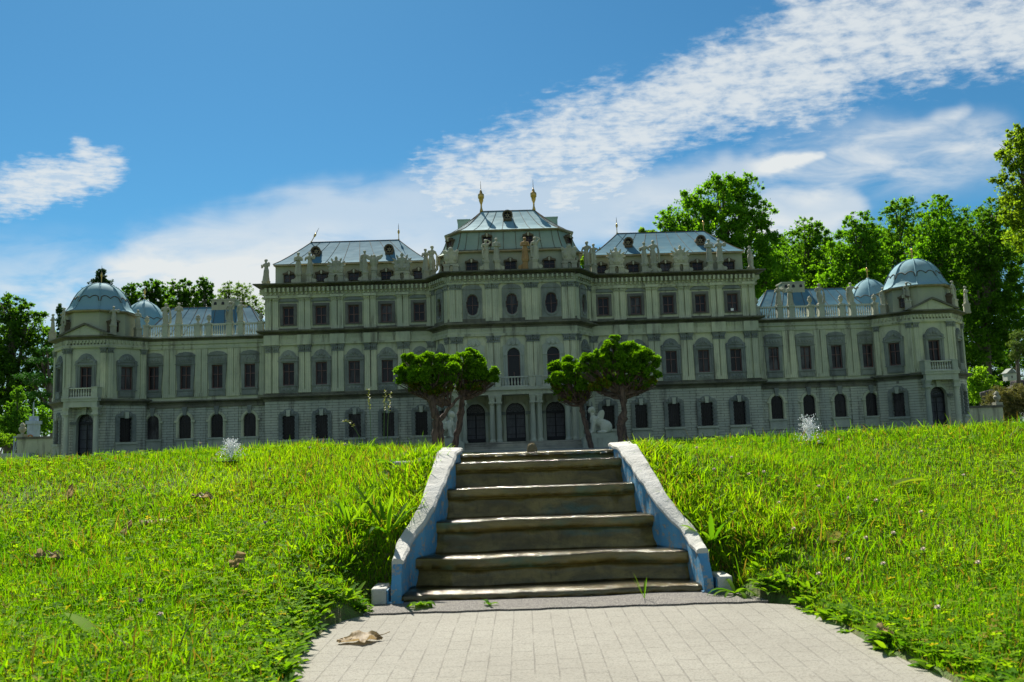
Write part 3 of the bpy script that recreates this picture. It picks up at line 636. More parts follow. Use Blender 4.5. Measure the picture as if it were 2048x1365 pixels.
dry_leaf(.07,.045,1.2,8,'reddish dry leaf curled at the right edge of the paving',(.735,1.96,.03),(.6,.3,.8))
# clover blossoms
M['bloom']=mat_plain('clover_blossom',(.62,.52,.42),.8,0,.2,.2,300); M['stem']=mat_plain('green_stem',(.08,.15,.02),.6); M['purple']=mat_plain('purple_blossom',(.22,.10,.28),.8,0,.2,.2,300)
mb=MB(); rr_=random.Random(3)
for i_ in range(46):
    zc=rr_.uniform(-.4,1); a=rr_.uniform(0,2*PI); q=math.sqrt(1-zc*zc); d=Vector((q*math.cos(a),q*math.sin(a),zc)); b_=d*.003; e_=d*.0068; si=Vector((-math.sin(a),math.cos(a),0))*.0016
    mb.add([b_-si,b_+si,e_+si*.8,e_*1.08,e_-si*.8],[(0,1,2,3,4)])
mb.ball((0,0,0),.004,6,4)
bl_me=mb.mesh('blossom',M['bloom'],fix=False); pu_me=bl_me.copy(); pu_me.materials.clear(); pu_me.materials.append(M['purple'])
mb=MB(); mb.tube([(0,0,0),(.004,.002,.03),(0,0,.06)],.0008,4); st_me=mb.mesh('stem',M['stem'])
spots=[(1680,885),(1250,870),(690,893),(1395,905),(1465,925),(1500,960),(1700,1010),(1755,1015),(1845,1040),(1735,1095),(1790,1085),(1700,1140),(1770,1150),(1960,1150),(1850,1120),(1430,950),(1530,955),(1930,960),(540,945),(400,890),(455,897),(620,900),(320,1260),(280,1230),(530,1060),(1640,985),(1590,1075),(1880,1250),(1640,1170),(1560,1020)]
for i_,(u,v) in enumerate(spots):
    x,y,z=lawn_at(u,v+24); pu=i_ in (23,24,18)
    t=thing('clover_flower',('small purple clover blossom among the left lawn grass' if pu else 'pale round clover blossom on a thin stem above the lawn grass'),'flower',(x,y,z),group='purple blossoms in the left lawn' if pu else 'pale clover blossoms dotted over the lawn')
    link('stem',st_me,t); link('blossom',pu_me if pu else bl_me,t,(0,0,.063))
# tall seeding grasses before the palace
m=mat_leaf('seed_head',trans=.4,tcol=(1.2,1.15,.5)); M['seed']=m
def tall(u,v0,v1,Y,bend,label,nseed=26):
    x,z0=at(u,v0,Y); x1,z1=at(u+bend,v1,Y); mb=MB(); n=9; pts=[]
    for i_ in range(n):
        t=i_/(n-1); pts.append((lerp(0,x1-x,t*t),0.01*t,lerp(0,z1-z0,t)-(.03*max(0,t-.8)*5 if abs(bend)>25 else 0)))
    tt=thing('tall_grass',label,'grass stalk',(x,Y,z0)); mb.tube(pts,[.0018-.001*i_/n for i_ in range(n)],5); link('stalk',mb.mesh('stalk',M['stem']),tt)
    L_=[]
    for i_ in range(nseed):
        t=.62+.38*i_/nseed; q=t*(n-1); a=int(min(q,n-2)); p=[lerp(pts[a][c],pts[a+1][c],q-a) for c in range(3)]
        leaf_blade(L_,p,random.uniform(0,2*PI),.014,.0045,random.uniform(.3,1.2),.2,(.22,.25,.07),3)
    link('seed_head',leafy('seed_head',L_,M['seed']),tt)
tall(742,890,778,4.3,-6,'tallest seeding grass stalk with drooping pale head before the palace',34)
tall(775,885,785,4.3,6,'thin straight grass stalk before the fourth ground floor window')
tall(768,888,782,4.3,2,'slender green grass stalk close beside the straight one')
tall(722,892,832,4.25,-40,'short grass stalk bowed over with a white tipped head',22)
# ------------------------------------------------------------------ palace (local frame: x from its axis, y from the plane of the low wings, z true height)
XP,YP,ZP=-.015,5.4,.43
palace=thing('palace','long baroque model palace of cream and grey stone with blue sheet metal roofs','palace',(XP,YP,ZP))
def part(name,mb,mat,parent=None,smooth=False,label=None,off=None):
    me=mb if isinstance(mb,bpy.types.Mesh) else mb.mesh(name,mat,smooth)
    o=link(name,me,parent or palace,(0,0,-ZP) if parent is None else (0,0,0))
    if label: o['label']=label
    return o
def frame(x,y,ang=0): return Matrix.Translation((x,y,0))@Matrix.Rotation(ang,4,'Z')
def grid_wall(mb,x0,x1,z0,z1,y,holes):
    X=sorted({x0,x1}|{h[0] for h in holes}|{h[1] for h in holes}); Z=sorted({z0,z1}|{h[2] for h in holes}|{h[3] for h in holes})
    for a,b in zip(X,X[1:]):
        for c,d in zip(Z,Z[1:]):
            mx_,mz_=(a+b)/2,(c+d)/2
            if any(h[0]<mx_<h[1] and h[2]<mz_<h[3] for h in holes): continue
            mb.add([(a,y,c),(b,y,c),(b,y,d),(a,y,d)],[(0,1,2,3)])
def rectp(w,a,b): return [(-w,a),(w,a),(w,b),(-w,b)]
def archp(w,a,s,n=12): return [(-w,a),(w,a)]+[(w*math.cos(t),s+w*math.sin(t)) for t in np.linspace(0,PI,n)]
def ellp(w,h,n=24,cut=None):
    return [(w*math.cos(t),h*math.sin(t)) for t in np.linspace(0,2*PI,n,endpoint=False)]
def offset(poly,d):
    return [(x*(1+d/max(.02,max(abs(p[0]) for p in poly))),z*(1+d/max(.02,max(abs(p[1]) for p in poly)))) for x,z in poly]
BELL=[(.064,.103),(.058,.110),(.050,.113),(.042,.128),(.028,.143),(.012,.150),(0,.153)]
def bell(sc=1,dz=0): 
    r=[(x*sc,z+dz) for x,z in BELL]; return r+[(-x,z) for x,z in r[-2::-1]]
GL=.014
def sash_mesh(w,a,b,rows=(.5,),arch=None,cols=1):
    mb=MB(); t=.0035
    for x in (-w+t/2,w-t/2): mb.box(x-t,x+t,GL-.006,GL-.001,a,b)
    mb.box(-w+t*1.5,w-t*1.5,GL-.006,GL-.001,a,a+2*t); mb.box(-w+t*1.5,w-t*1.5,GL-.006,GL-.001,b-2*t,b)
    mb.box(-t*.7,t*.7,GL-.0065,GL-.0015,a+2*t,b-2*t)
    for r in rows:
        z=lerp(a,b,r); mb.box(-w+t*1.5,-t*.7,GL-.0055,GL-.0012,z-t*.7,z+t*.7); mb.box(t*.7,w-t*1.5,GL-.0055,GL-.0012,z-t*.7,z+t*.7)
    return mb.mesh('sash',M['sash'])
def bars_mesh(w,a,b,n=6,name='grille'):
    mb=MB()
    for i in range(n): x=lerp(-w,w,(i+.7)/(n+.4)); mb.tube([(x,GL-.012,a),(x,GL-.012,b)],.0011,5)
    for z in (lerp(a,b,.25),lerp(a,b,.75)): mb.box(-w,w,GL-.0105,GL-.0095,z-.001,z+.001)
    return mb.mesh(name,M['iron'])
def pane_mesh(poly,mat='pane'):
    mb=MB(); mb.prism_xz(poly,GL,GL+.004); return mb.mesh('pane',M[mat])
def kind_third():
    mb=MB(); inn=rectp(.034,-.057,.057); mb.ring(rectp(.053,-.064,.078),inn,-.008,.004,GL+.002); mb.ring(rectp(.046,-.058,.068),rectp(.039,-.0575,.0615),-.012,-.006,-.006)
    g=MB(); g.prism_xz([(-.062,.088),(.062,.088),(.060,.098),(.04,.112),(0,.118),(-.04,.112),(-.060,.098)],-.006,.004); g.prism_xz([(-.05,.092),(.05,.092),(.034,.106),(0,.111),(-.034,.106)],-.010,-.005)
    return dict(m=(mb,'darkgrey'),hole=(.036,-.059,.059),ch=[('pediment',g.mesh('pediment',M['grey'])),('pane',pane_mesh(offset(inn,.004))),('sash',sash_mesh(.034,-.057,.057))])
def kind_second(apron=True):
    mb=MB(); inn=rectp(.036,-.0715,.0715); b0=-.118 if apron else -.078
    mb.ring([(-.058,b0),(.058,b0),(.058,.098)]+bell()+[(-.058,.098)],inn,-.008,.004,GL+.002)
    mb.box(-.066,.066,-.015,-.008,.079,.087); mb.box(-.062,.062,-.013,-.008,.100,.106)
    mb.prism_xz([(x*.72,.106+(z-.103)*.78) for x,z in [(.064,.103)]+BELL]+[(-x*.72,.106+(z-.103)*.78) for x,z in BELL[-2::-1]],-.013,-.007)
    for s in (-1,1): mb.ball((s*.052,-.010,.094),(.008,.006,.010),8,5); mb.ball((s*.018,-.014,.117),(.010,.004,.010),8,5); mb.box(min(s*.047,s*.054),max(s*.047,s*.054),-.012,-.007,-.07,.078)
    mb.ball((0,-.014,.124),(.009,.005,.013),8,6)
    if apron:
        mb.box(-.047,.047,-.012,-.007,-.110,-.082)
        for s in (-1,0,1): mb.ball((s*.026,-.012,-.096),(.011,.004,.009),8,5)
    mb.box(-.062,.062,-.016,-.008,-.0785,-.0725)
    return dict(m=(mb,'grey'),hole=(.038,-.0735,.0735),ch=[('pane',pane_mesh(offset(inn,.004))),('sash',sash_mesh(.036,-.0715,.0715,(.62,)))])
def kind_ground():
    mb=MB(); inn=[]
    zz=np.linspace(-.0735,.0735,13)
    R=[(.036+(.003 if i%2 else 0),z) for i,z in enumerate(zz)]
    inn=[(-x,z) for x,z in R[::-1]][::-1][:0]+[(x,z) for x,z in R]+[(-x,z) for x,z in R[::-1]]
    mb.ring([(-.062,-.0735),(.062,-.0735),(.063,.078),(.055,.095),(.034,.103),(.020,.116),(0,.120),(-.020,.116),(-.034,.103),(-.055,.095),(-.063,.078)],inn,-.008,.004,GL+.002)
    for s in (-1,1):
        for i in range(6): z=-.072+i*.0245; mb.box(min(s*.041,s*.062),max(s*.041,s*.062),-.013,-.007,z+.0015,z+.0205)
        mb.ball((s*.025,-.010,.094),(.011,.006,.012),8,5)
    kz=MB(); kz.prism_xz([(-.010,.070),(.010,.070),(.013,.110),(-.013,.110)],-.020,-.008)
    mb.box(-.050,.050,-.016,-.008,.082,.087)
    sl=MB(); sl.box(-.068,.068,-.022,.0,-.088,-.0745); sl.box(-.062,.062,-.012,0,-.14,-.089)
    return dict(m=(mb,'grey'),hole=(.0405,-.0735,.0735),ch=[('keystone',kz.mesh('keystone',M['porch'])),('sill',sl.mesh('sill',M['porch'])),('pane',pane_mesh(rectp(.042,-.077,.077))),('grille',bars_mesh(.036,-.0735,.0735))])
def kind_wingup():
    mb=MB(); inn=rectp(.034,-.0745,.0745)
    mb.ring([(-.049,-.078),(.049,-.078),(.049,.08),(.060,.082),(.060,.140),(.042,.156),(0,.163),(-.042,.156),(-.060,.140),(-.060,.082),(-.049,.08)],inn,-.008,.004,GL+.002)
    mb.box(-.063,.063,-.014,-.008,.082,.087); mb.box(-.063,.063,-.014,-.008,.136,.142); mb.box(-.050,.050,-.012,-.007,.094,.129)
    for i in range(5): mb.ball((-.036+i*.018,-.012,.112),(.008,.004,.012),8,5)
    mb.prism_xz([(-.044,.142),(.044,.142),(.032,.152),(0,.157),(-.032,.152)],-.012,-.007)
    mb.box(-.053,.053,-.014,-.004,-.085,-.0785); mb.box(-.052,.052,-.008,.004,-.124,-.0855); mb.box(-.044,.044,-.012,-.007,-.118,-.091)
    return dict(m=(mb,'grey'),hole=(.036,-.0765,.0765),ch=[('pane',pane_mesh(offset(inn,.004))),('sash',sash_mesh(.034,-.0745,.0745,(.6,)))])
def kind_wingground():
    mb=MB(); inn=archp(.0385,-.073,.036); mb.ring(archp(.055,-.073,.036),inn,-.006,.004,GL+.002); mb.ring(archp(.050,-.073,.036),archp(.043,-.073,.036),-.010,-.004,-.004)
    kz=MB(); kz.prism_xz([(-.009,.070),(.009,.070),(.015,.122),(-.015,.122)],-.016,-.004)
    for s in (-1,1): mb.box(min(s*.041,s*.064),max(s*.041,s*.064),-.014,-.006,.026,.038)
    sl=MB(); sl.box(-.060,.060,-.018,0,-.085,-.0745); sl.box(-.054,.054,-.010,0,-.14,-.086)
    return dict(m=(mb,'cream'),hole=(.041,-.073,.078),ch=[('keystone',kz.mesh('keystone',M['grey'])),('sill',sl.mesh('sill',M['porch'])),('pane',pane_mesh(archp(.042,-.077,.036))),('grille',bars_mesh(.036,-.073,.062,7))])
def oval(w,h,n=10):
    r=w*.86; zc=h-r
    p=[(w,-zc*.55),(w,zc*.55),(w*.9,zc*.6)]+[(r*math.cos(t),zc+r*math.sin(t)) for t in np.linspace(.35,PI-.35,n)]+[(-w*.9,zc*.6),(-w,zc*.55),(-w,-zc*.55),(-w*.9,-zc*.6)]
    return p+[(r*math.cos(t),-zc+r*math.sin(t)) for t in np.linspace(PI+.35,2*PI-.35,n)]+[(w*.9,-zc*.6)]
def kind_oval(w=.037,h=.064):
    mb=MB(); inn=oval(w,h); k_=w/.037
    mb.ring([(-.060*k_,-.092),(.060*k_,-.092),(.060*k_,.096)]+[(.060*k_*math.cos(t),.096+.030*math.sin(t)) for t in np.linspace(.2,PI-.2,9)]+[(-.060*k_,.096)],inn,-.007,.004,GL+.002)
    mb.ring(oval(w*1.32,h*1.2),oval(w*1.1,h*1.06),-.012,-.006,-.006); mb.box(-.056*k_,.056*k_,-.011,-.007,.096,.101)
    sb=MB(); sb.box(-.0016,.0016,GL-.005,GL-.001,-h,h); sb.box(-w,-.002,GL-.005,GL-.0015,-.0015,.0015); sb.box(.002,w,GL-.005,GL-.0015,-.0015,.0015); sb.ring(oval(w*1.01,h*1.01),oval(w*.9,h*.93),GL-.006,GL-.001,GL-.001)
    return dict(m=(mb,'grey'),hole=(w*1.06,-h*1.03,h*1.03),ch=[('pane',pane_mesh(oval(w*1.05,h*1.04))),('sash',sb.mesh('sash',M['sash']))])
def kind_tall():
    mb=MB(); inn=archp(.0375,-.12,.088)
    mb.ring([(-.060,-.12),(.060,-.12),(.060,.128),(.066,.132),(.064,.14),(.045,.152),(.034,.176),(.018,.186),(0,.189),(-.018,.186),(-.034,.176),(-.045,.152),(-.064,.14),(-.066,.132),(-.060,.128)],inn,-.008,.004,GL+.002)
    mb.ring(archp(.050,-.12,.088),archp(.041,-.12,.088),-.013,-.006,-.006)
    for s in (-1,1): mb.box(min(s*.039,s*.064),max(s*.039,s*.064),-.016,-.012,.080,.092); mb.ball((s*.024,-.010,.152),(.012,.005,.010),8,5)
    mb.ball((0,-.012,.158),(.014,.006,.018),8,6)
    sb=MB(); sb.box(-.0025,.0025,GL-.006,GL-.001,-.12,-.02); sb.box(-.0375,.0375,GL-.005,GL-.001,.078,.082)
    for s in (-1,1): sb.box(min(s*.033,s*.0375),max(s*.033,s*.0375),GL-.006,GL-.001,-.12,.085)
    return dict(m=(mb,'porch'),hole=(.040,-.12,.13),ch=[('pane',pane_mesh(archp(.042,-.124,.088))),('sash',sb.mesh('sash',M['sash']))])
def kind_door(w=.058,a=-.117,s_=.058,fan=True):
    mb=MB(); inn=archp(w,a,s_,16); mb.ring(archp(w+.017,a,s_,16),inn,-.006,.004,.045)
    mb.prism_xz([(-.011,s_+w-.004),(.011,s_+w-.004),(.015,s_+w+.05),(-.015,s_+w+.05)],-.016,-.004)
    im=MB()
    for q in (-1,1): im.box(min(q*(w+.002),q*(w+.034)),max(q*(w+.002),q*(w+.034)),-.016,-.007,s_-.014,s_+.004)
    g=MB(); t=.030
    g.ring(archp(w+.001,a,s_,16),archp(w-.006,a,s_,16),t-.004,t+.002,t+.002)
    g.box(-w,w,t-.005,t+.001,s_-.012,s_+.003); g.box(-.003,.003,t-.005,t+.001,a,s_-.012)
    for i in range(14):
        x=lerp(-w,w,(i+.5)/14); g.tube([(x,t,a),(x,t,s_-.012)],.0010,4)
    for zr in (.25,.5,.78): z=lerp(a,s_,zr); g.box(-w,w,t-.002,t,z-.0013,z+.0013)
    g.box(-w,w,t-.003,t+.001,a,a+.022)
    for i in range(1,9):
        an=PI*i/9; g.tube([(.012*math.cos(an),t,s_+.012*math.sin(an)),(w*math.cos(an),t,s_+w*math.sin(an))],.0010,4)
    for rr in (.014,w*.55,w*.8):
        g.tube([(rr*math.cos(u_),t,s_+rr*math.sin(u_)) for u_ in np.linspace(0,PI,14)],.0010,4)
    pn=MB(); pn.prism_xz(archp(w+.003,a-.003,s_,16),.044,.048)
    return dict(m=(mb,'porch'),hole=(w+.003,a,s_+w+.003),ch=[('impost',im.mesh('impost',M['grey'])),('grille',g.mesh('grille',M['iron'])),('pane',pn.mesh('pane',M['doorglass']))])
M['doorglass']=mat_plain('dim_door_glass',(.16,.16,.18),.3,0,.3)
KIND={'third':kind_third(),'second':kind_second(),'pavup':kind_second(False),'ground':kind_ground(),'wingup':kind_wingup(),'wingground':kind_wingground(),
      'oval':kind_oval(),'narrowoval':kind_oval(.030,.060),'tall':kind_tall(),'door':kind_door(),'pavdoor':kind_door(.051,-.145,.062)}
for kd in KIND.values(): kd['me']=kd['m'][0].mesh('surround',M[kd['m'][1]])
def window(kd,fr,u,z,name='window',label=None):
    d=KIND[kd]; p=fr@Vector((u,0,0)); o=link(name,d['me'],palace,(p.x,p.y,z-ZP),fr.to_euler().z)
    for n_,me in d['ch']: link(n_,me,o)
    if label: o['label']=label
    return o
def hole(kd,u,z): w,a,b=KIND[kd]['hole']; return (u-w,u+w,z+a,z+b)
def ledge(z0,z1,out): h=z1-z0; return [(-.012,z0),(.005,z0),(.009,z0+.3*h),(out*.72,z0+.52*h),(out,z0+.66*h),(out,z0+.9*h),(-.012,z1)]
def brackets(mb,p0,p1,n,z0,z1,out,w):
    a=Vector(p0);b=Vector(p1);d=(b-a).normalized();nn=Vector((d.y,-d.x)); ang=math.atan2(d.y,d.x)
    for i in range(n):
        c=a.lerp(b,(i+.5)/n); q=MB(frame(c.x,c.y,ang)); q.box(-w/2,w/2,-out,.0,lerp(z0,z1,.35),z1); q.box(-w/2,w/2,-out*.5,.0,z0,lerp(z0,z1,.35)); o=len(mb.v); mb.v+=q.v; mb.f+=[[i_+o for i_ in f] for f in q.f]
def baluster_row(mb,x0,x1,y,z0,z1,pitch=.0135,rail=True,end=.004):
    L=x1-x0; n=max(1,int(L/pitch)); h=z1-z0
    for i in range(n):
        x=lerp(x0,x1,(i+.5)/n); mb.lathe([(.0030,h*.10),(.0032,h*.2),(.0052,h*.36),(.0034,h*.55),(.0024,h*.72),(.0036,h*.84),(.0036,h*.90)],(x,y,z0),7)
    if rail: mb.box(x0,x1,y-.009,y+.009,z0,z0+h*.11); mb.box(x0,x1,y-.010,y+.010,z1-h*.11,z1)
def pilaster(fr,us,z0,z1,capz,w=.034,basez=None,proud=.010,cap='grey',mat='fluted',gap=.044,capstyle='leaf'):
    """one or two shafts side by side with their capital and base"""
    mb=MB(fr); cp=MB(fr)
    for u in us:
        mb.box(u-w/2,u+w/2,-proud,.0,z0,z1); mb.box(u-w/2-.003,u+w/2+.003,-proud-.004,0,z0-.022,z0+.0)
        if capz:
            h=capz-z1; cp.box(u-w/2-.003,u+w/2+.003,-proud-.004,0,z1,z1+.15*h); cp.loft([[(u-a,-b,z),(u+a,-b,z),(u+a,0,z),(u-a,0,z)] for a,b,z in ((w/2,proud+.001,z1+.15*h),(w/2+.001,proud+.002,z1+.5*h),(w/2+.006,proud+.008,z1+.85*h),(w/2+.008,proud+.010,z1+.86*h),(w/2+.008,proud+.010,capz))])
            for i in range(3): cp.ball((u+(i-1)*w*.36,-proud-.004,z1+.45*h),(w*.17,.005,h*.24),6,4)
    o=part('pilaster',mb,M[mat])
    if capz: part('capital',cp,M[cap],o)
    return o
def half_side(s):
    sx=lambda a,b:(min(s*a,s*b),max(s*a,s*b))
    # ---- main wing
    Fm=frame(0,-.04); wx=[s*v for v in (.587,.795,1.003,1.210,1.416)]
    x0,x1=sx(.50,1.565)
    g=MB(Fm); grid_wall(g,x0,x1,.40,.780,0,[hole('ground',x,.611) for x in wx]); part('ground_floor_wall',g,M['rustic'])
    g=MB(Fm); grid_wall(g,x0,x1,.779,1.50,0,[hole('second',x,.946) for x in wx]+[hole('third',x,1.316) for x in wx]); part('upper_wall',g,M['cream'])
    g=MB(); a,b=sx(.40,1.565); g.box(a,b,-.008,.62,.40,1.50); part('side_wall',g,M['cream'])
    g=MB(); a,b=sx(1.565,1.5652); 
    for x in wx:
        window('ground',Fm,x,.611); window('second',Fm,x,.946)
        o=window('third',Fm,x,1.316)
        if s>0 and x>1.4:
            q=MB(); q.box(-.012,.006,GL-.010,GL-.007,-.052,-.036); link('white_plate',q.mesh('white_plate',M['whiteplate']),o)  # small white plate low in the window
    for u in (.691,.899,1.106,1.313):
        us=[s*u-.020,s*u+.020]
        pilaster(Fm,us,.850,1.083,1.126); pilaster(Fm,us,1.246,1.410,1.428,cap='cream',w=.033)
        g=MB(Fm); g.box(s*u-.043,s*u+.043,-.013,0,1.2235,1.2235+.0005); 
    pilaster(Fm,[s*1.495,s*1.542],.850,1.083,1.126); pilaster(Fm,[s*1.495,s*1.542],1.246,1.410,1.428,cap='cream',w=.033)
    pilaster(Fm,[s*.527],.850,1.083,1.126,w=.026); pilaster(Fm,[s*.527],1.246,1.410,1.428,cap='cream',w=.026)
    pth=[(-1.565,.62),(-1.565,-.04),(-.46,-.04)] if s<0 else [(.46,-.04),(1.565,-.04),(1.565,.62)]
    g=MB(); g.sweep(pth,ledge(.779,.818,.034)); g.sweep(pth,[(-.01,.818),(.008,.818),(.008,.828),(-.01,.828)]); part('string_course',g,M['ledge'])
    g=MB(); g.sweep(pth,[(-.012,1.1275),(.016,1.1275),(.018,1.140),(.008,1.1405),(.008,1.192),(-.012,1.192)])
    p0,p1=((-1.565,-.04),(-.50,-.04)) if s<0 else ((.50,-.04),(1.565,-.04))
    brackets(g,p0,p1,58,1.158,1.191,.012,.009)
    for u in (.691,.899,1.106,1.313,1.518): g.box(s*u-.046,s*u+.046,-.066,-.04,1.129,1.192)
    part('frieze',g,M['cream'])
    g=MB(); g.sweep(pth,ledge(1.193,1.223,.045)); g.sweep(pth,[(-.01,1.2235),(.006,1.2235),(.006,1.236),(-.01,1.236)])
    for u in (.691,.899,1.106,1.313,1.518): a,b=sx(u-.05,u+.05); g.sweep([(a,-.03),(a,-.048),(b,-.048),(b,-.03)],[(.0,1.2005),(.025,1.2085),(.0395,1.2155),(.0395,1.2225),(0,1.2265)])
    part('string_course',g,M['ledge'])
    g=MB(); g.sweep(pth,[(-.012,1.4285),(.012,1.4285),(.016,1.440),(.006,1.4405),(.006,1.496),(-.012,1.496)])
    for u in (.691,.899,1.106,1.313,1.518): g.box(s*u-.042,s*u+.042,-.064,-.04,1.430,1.446)
    brackets(g,p0,p1,38,1.452,1.493,.038,.012)
    q0,q1=((-1.565,.58),(-1.565,-.04)) if s<0 else ((1.565,-.04),(1.565,.58)); brackets(g,q0,q1,20,1.452,1.493,.038,.012)
    part('frieze',g,M['cream'])
    g=MB(); g.sweep(pth,ledge(1.4935,1.522,.062))
    a,b=sx(.46,1.565); g.box(a,b,-.05,.60,1.500,1.519); part('cornice',g,M['ledge'])
    # attic and roof
    def rct(xa,xb,ya,yb,z): return [(xa,ya,z),(xb,ya,z),(xb,yb,z),(xa,yb,z)]
    a,b=sx(.535,1.512); g=MB(); g.loft([rct(a-.012,b+.012,.0,.60,1.515),rct(a,b,.010,.59,1.545),rct(a,b,.012,.588,1.655)]); part('mansard',g,M['mansardc'])
    a,b=sx(.528,1.515); g=MB(); g.box(a-.004,b+.004,-.014,.614,1.648,1.657); gut=part('gutter',g,M['gutter'])
    r0,r1=sx(.748,1.345); g=MB(); n=8; rings=[]
    def roofpt(u,v): # u along the front 0..1, v up the slope
        xe=lerp(a-.006,b+.006,u); xr=lerp(r0,r1,u); z=1.6575+(1.871-1.6575)*(v**1.12); return (lerp(xe,xr,v),lerp(-.018,.30,v),z)
    for i in range(n+1):
        v=i/n; z=1.6575+(1.871-1.6575)*(v**1.12); rings.append([(lerp(a-.006,r0,v),lerp(-.018,.30,v),z),(lerp(b+.006,r1,v),lerp(-.018,.30,v),z),(lerp(b+.006,r1,v),lerp(.618,.3005,v),z),(lerp(a-.006,r0,v),lerp(.618,.3005,v),z)])
    g.loft(rings); rf=part('roof',g,M['roof'])
    g=MB(); ns=9
    for i in range(1,ns):
        u=i/ns; g.tube([Vector(roofpt(u,v))+Vector((.010*(v-.5)*0,0,.0005)) for v in np.linspace(.0,1,5)],.0016,4)
    for i in range(3):
        for e_,xr in ((a-.006,r0),(b+.006,r1)):
            yb_=lerp(.0,.6,(i+1)/4); g.tube([(lerp(e_,xr,v),lerp(yb_,.30,v),1.658+.2135*(v**1.12)) for v in np.linspace(0,1,4)],.0016,4)
    for e_,xr in ((a-.006,r0),(b+.006,r1)): g.tube([(lerp(e_,xr,v),lerp(-.018,.30,v),1.658+.2135*(v**1.12)) for v in np.linspace(0,1,6)],.0026,5)
    g.tube([(r0,.30,1.8725),(r1,.30,1.8725)],.003,5); part('seam',g,M['seam'],rf)
    for x in (s*.79,s*1.27):
        v=.44; z=1.6575+(1.871-1.6575)*(v**1.12); round_dormer(x,lerp(-.018,.30,v)-.026,z+.020)
    for x,t in ((s*.748,0),(s*1.345,0)):
        finial(x,.30,1.872,.115,.010,rf,lean=(.5 if (s<0 and abs(x)>1) else 0))
    for x in wx: attic_dormer(x,.012,1.567)
def ringpts(r,n,z,c,rot=0): return [(c[0]+r*math.cos(rot+2*PI*i/n),c[1]+r*math.sin(rot+2*PI*i/n),z) for i in range(n)]
def round_dormer(x,y,z,r=.029):
    """bull's eye dormer: a short barrel with a star shaped tracery"""
    mb=MB(Matrix.Translation((0,y,0))); mb.ring(ellp(r,r,20),ellp(r*.8,r*.8,20),-.004,.07,.03); mb.ring(ellp(r*1.14,r*1.14,20),ellp(r*.86,r*.86,20),-.010,-.004,-.003)
    mb.box(-r*.9,r*.9,-.002,.06,-r*1.3,-r*.7)
    o=link('round_dormer',mb.mesh('round_dormer',M['seam']),palace,(x,0,z-ZP))
    p_=MB(Matrix.Translation((0,y,0))); p_.prism_xz(ellp(r*.84,r*.84,20),.016,.020); link('pane',p_.mesh('pane',M['pane']),o)
    q=MB(Matrix.Translation((0,y,0)))
    for i in range(6):
        a=PI*i/3+.5; q.tube([(r*.2*math.cos(a),.012,r*.2*math.sin(a)),(r*.8*math.cos(a),.012,r*.8*math.sin(a))],.0018,4)
    q.ring(ellp(r*.32,r*.32,12),ellp(r*.18,r*.18,12),.009,.014,.014); link('tracery',q.mesh('tracery',M['gutter']),o)
def finial(x,y,z,h,r,parent,lean=0,vase=False,name='finial'):
    mb=MB()
    if vase: pr=[(r*.55,0),(r*.5,.06*h),(r*.28,.14*h),(r*.26,.24*h),(r*.7,.36*h),(r*.72,.42*h),(r*.95,.44*h),(r*1.0,.52*h),(r*.95,.57*h),(r*.5,.60*h),(r*.42,.66*h),(r*.2,.70*h),(.0022,.72*h)]
    else: pr=[(r*.6,0),(r*.3,.08*h),(.0028,.14*h),(.0028,.34*h),(r*.75,.44*h),(r*.8,.50*h),(r*.5,.58*h),(.0025,.62*h)]
    mb.lathe(pr,(0,0,0),12); me=mb.mesh('finial',M['gold'],True)
    o=link(name,me,parent,(x,y,z)); o.rotation_euler=(0,lean,0)
    t=MB(); zz=pr[-1][1]; t.lathe([(.0022,zz),(.0016,.85*h),(.0006,h)],(0,0,0),6); 
    m_=t.mesh('spire',M['spire']); me.materials.append(M['spire']); bm=bmesh.new(); bm.from_mesh(me); nf=len(bm.faces); bm.from_mesh(m_); bm.faces.ensure_lookup_table()
    for f in bm.faces[nf:]: f.material_index=1
    bm.to_mesh(me); bm.free(); return o
def dormer_meshes(w=.033,h=.027,hood='dark'):
    mb=MB(); mb.box(-w,w,-.030,.03,-h,-h+.001)
    mb.box(-w-.004,-w+.001,-.030,.03,-h,h); mb.box(w-.001,w+.004,-.030,.03,-h,h)
    top=[(-w-.009,h-.004),(-w-.008,h+.003),(-w*.6,h+.008),(-w*.35,h+.016),(0,h+.020),(w*.35,h+.016),(w*.6,h+.008),(w+.008,h+.003),(w+.009,h-.004)]
    mb.prism_xz([(-w-.009,h-.006),(w+.009,h-.006)]+top[::-1],-.036,.03)
    p=MB(); p.box(-w+.001,w-.001,-.020,-.016,-h+.001,h-.006)
    s=MB(); s.box(-.0012,.0012,-.024,-.0205,-h+.002,h-.006); s.box(-w+.001,-.0013,-.023,-.0205,-.002,.0005); s.box(.0013,w-.001,-.023,-.0205,-.002,.0005)
    k_=MB(); k_.prism_xz([(-.004,h-.008),(.004,h-.008),(.006,h+.012),(0,h+.016),(-.006,h+.012)],-.042,-.034)
    return mb.mesh('dormer',M['seam']),p.mesh('pane',M['pane']),s.mesh('sash',M['sash']),k_.mesh('keystone',M['statue'])
DM=dormer_meshes(); DM2=dormer_meshes(.026,.032)
def attic_dormer(x,y,z,ang=0,dm=None):
    d=dm or DM; o=link('dormer',d[0],palace,(x,y,z-ZP),ang)
    for n_,me in zip(('pane','sash','keystone'),d[1:]): link(n_,me,o)
for s in (-1,1): half_side(s)

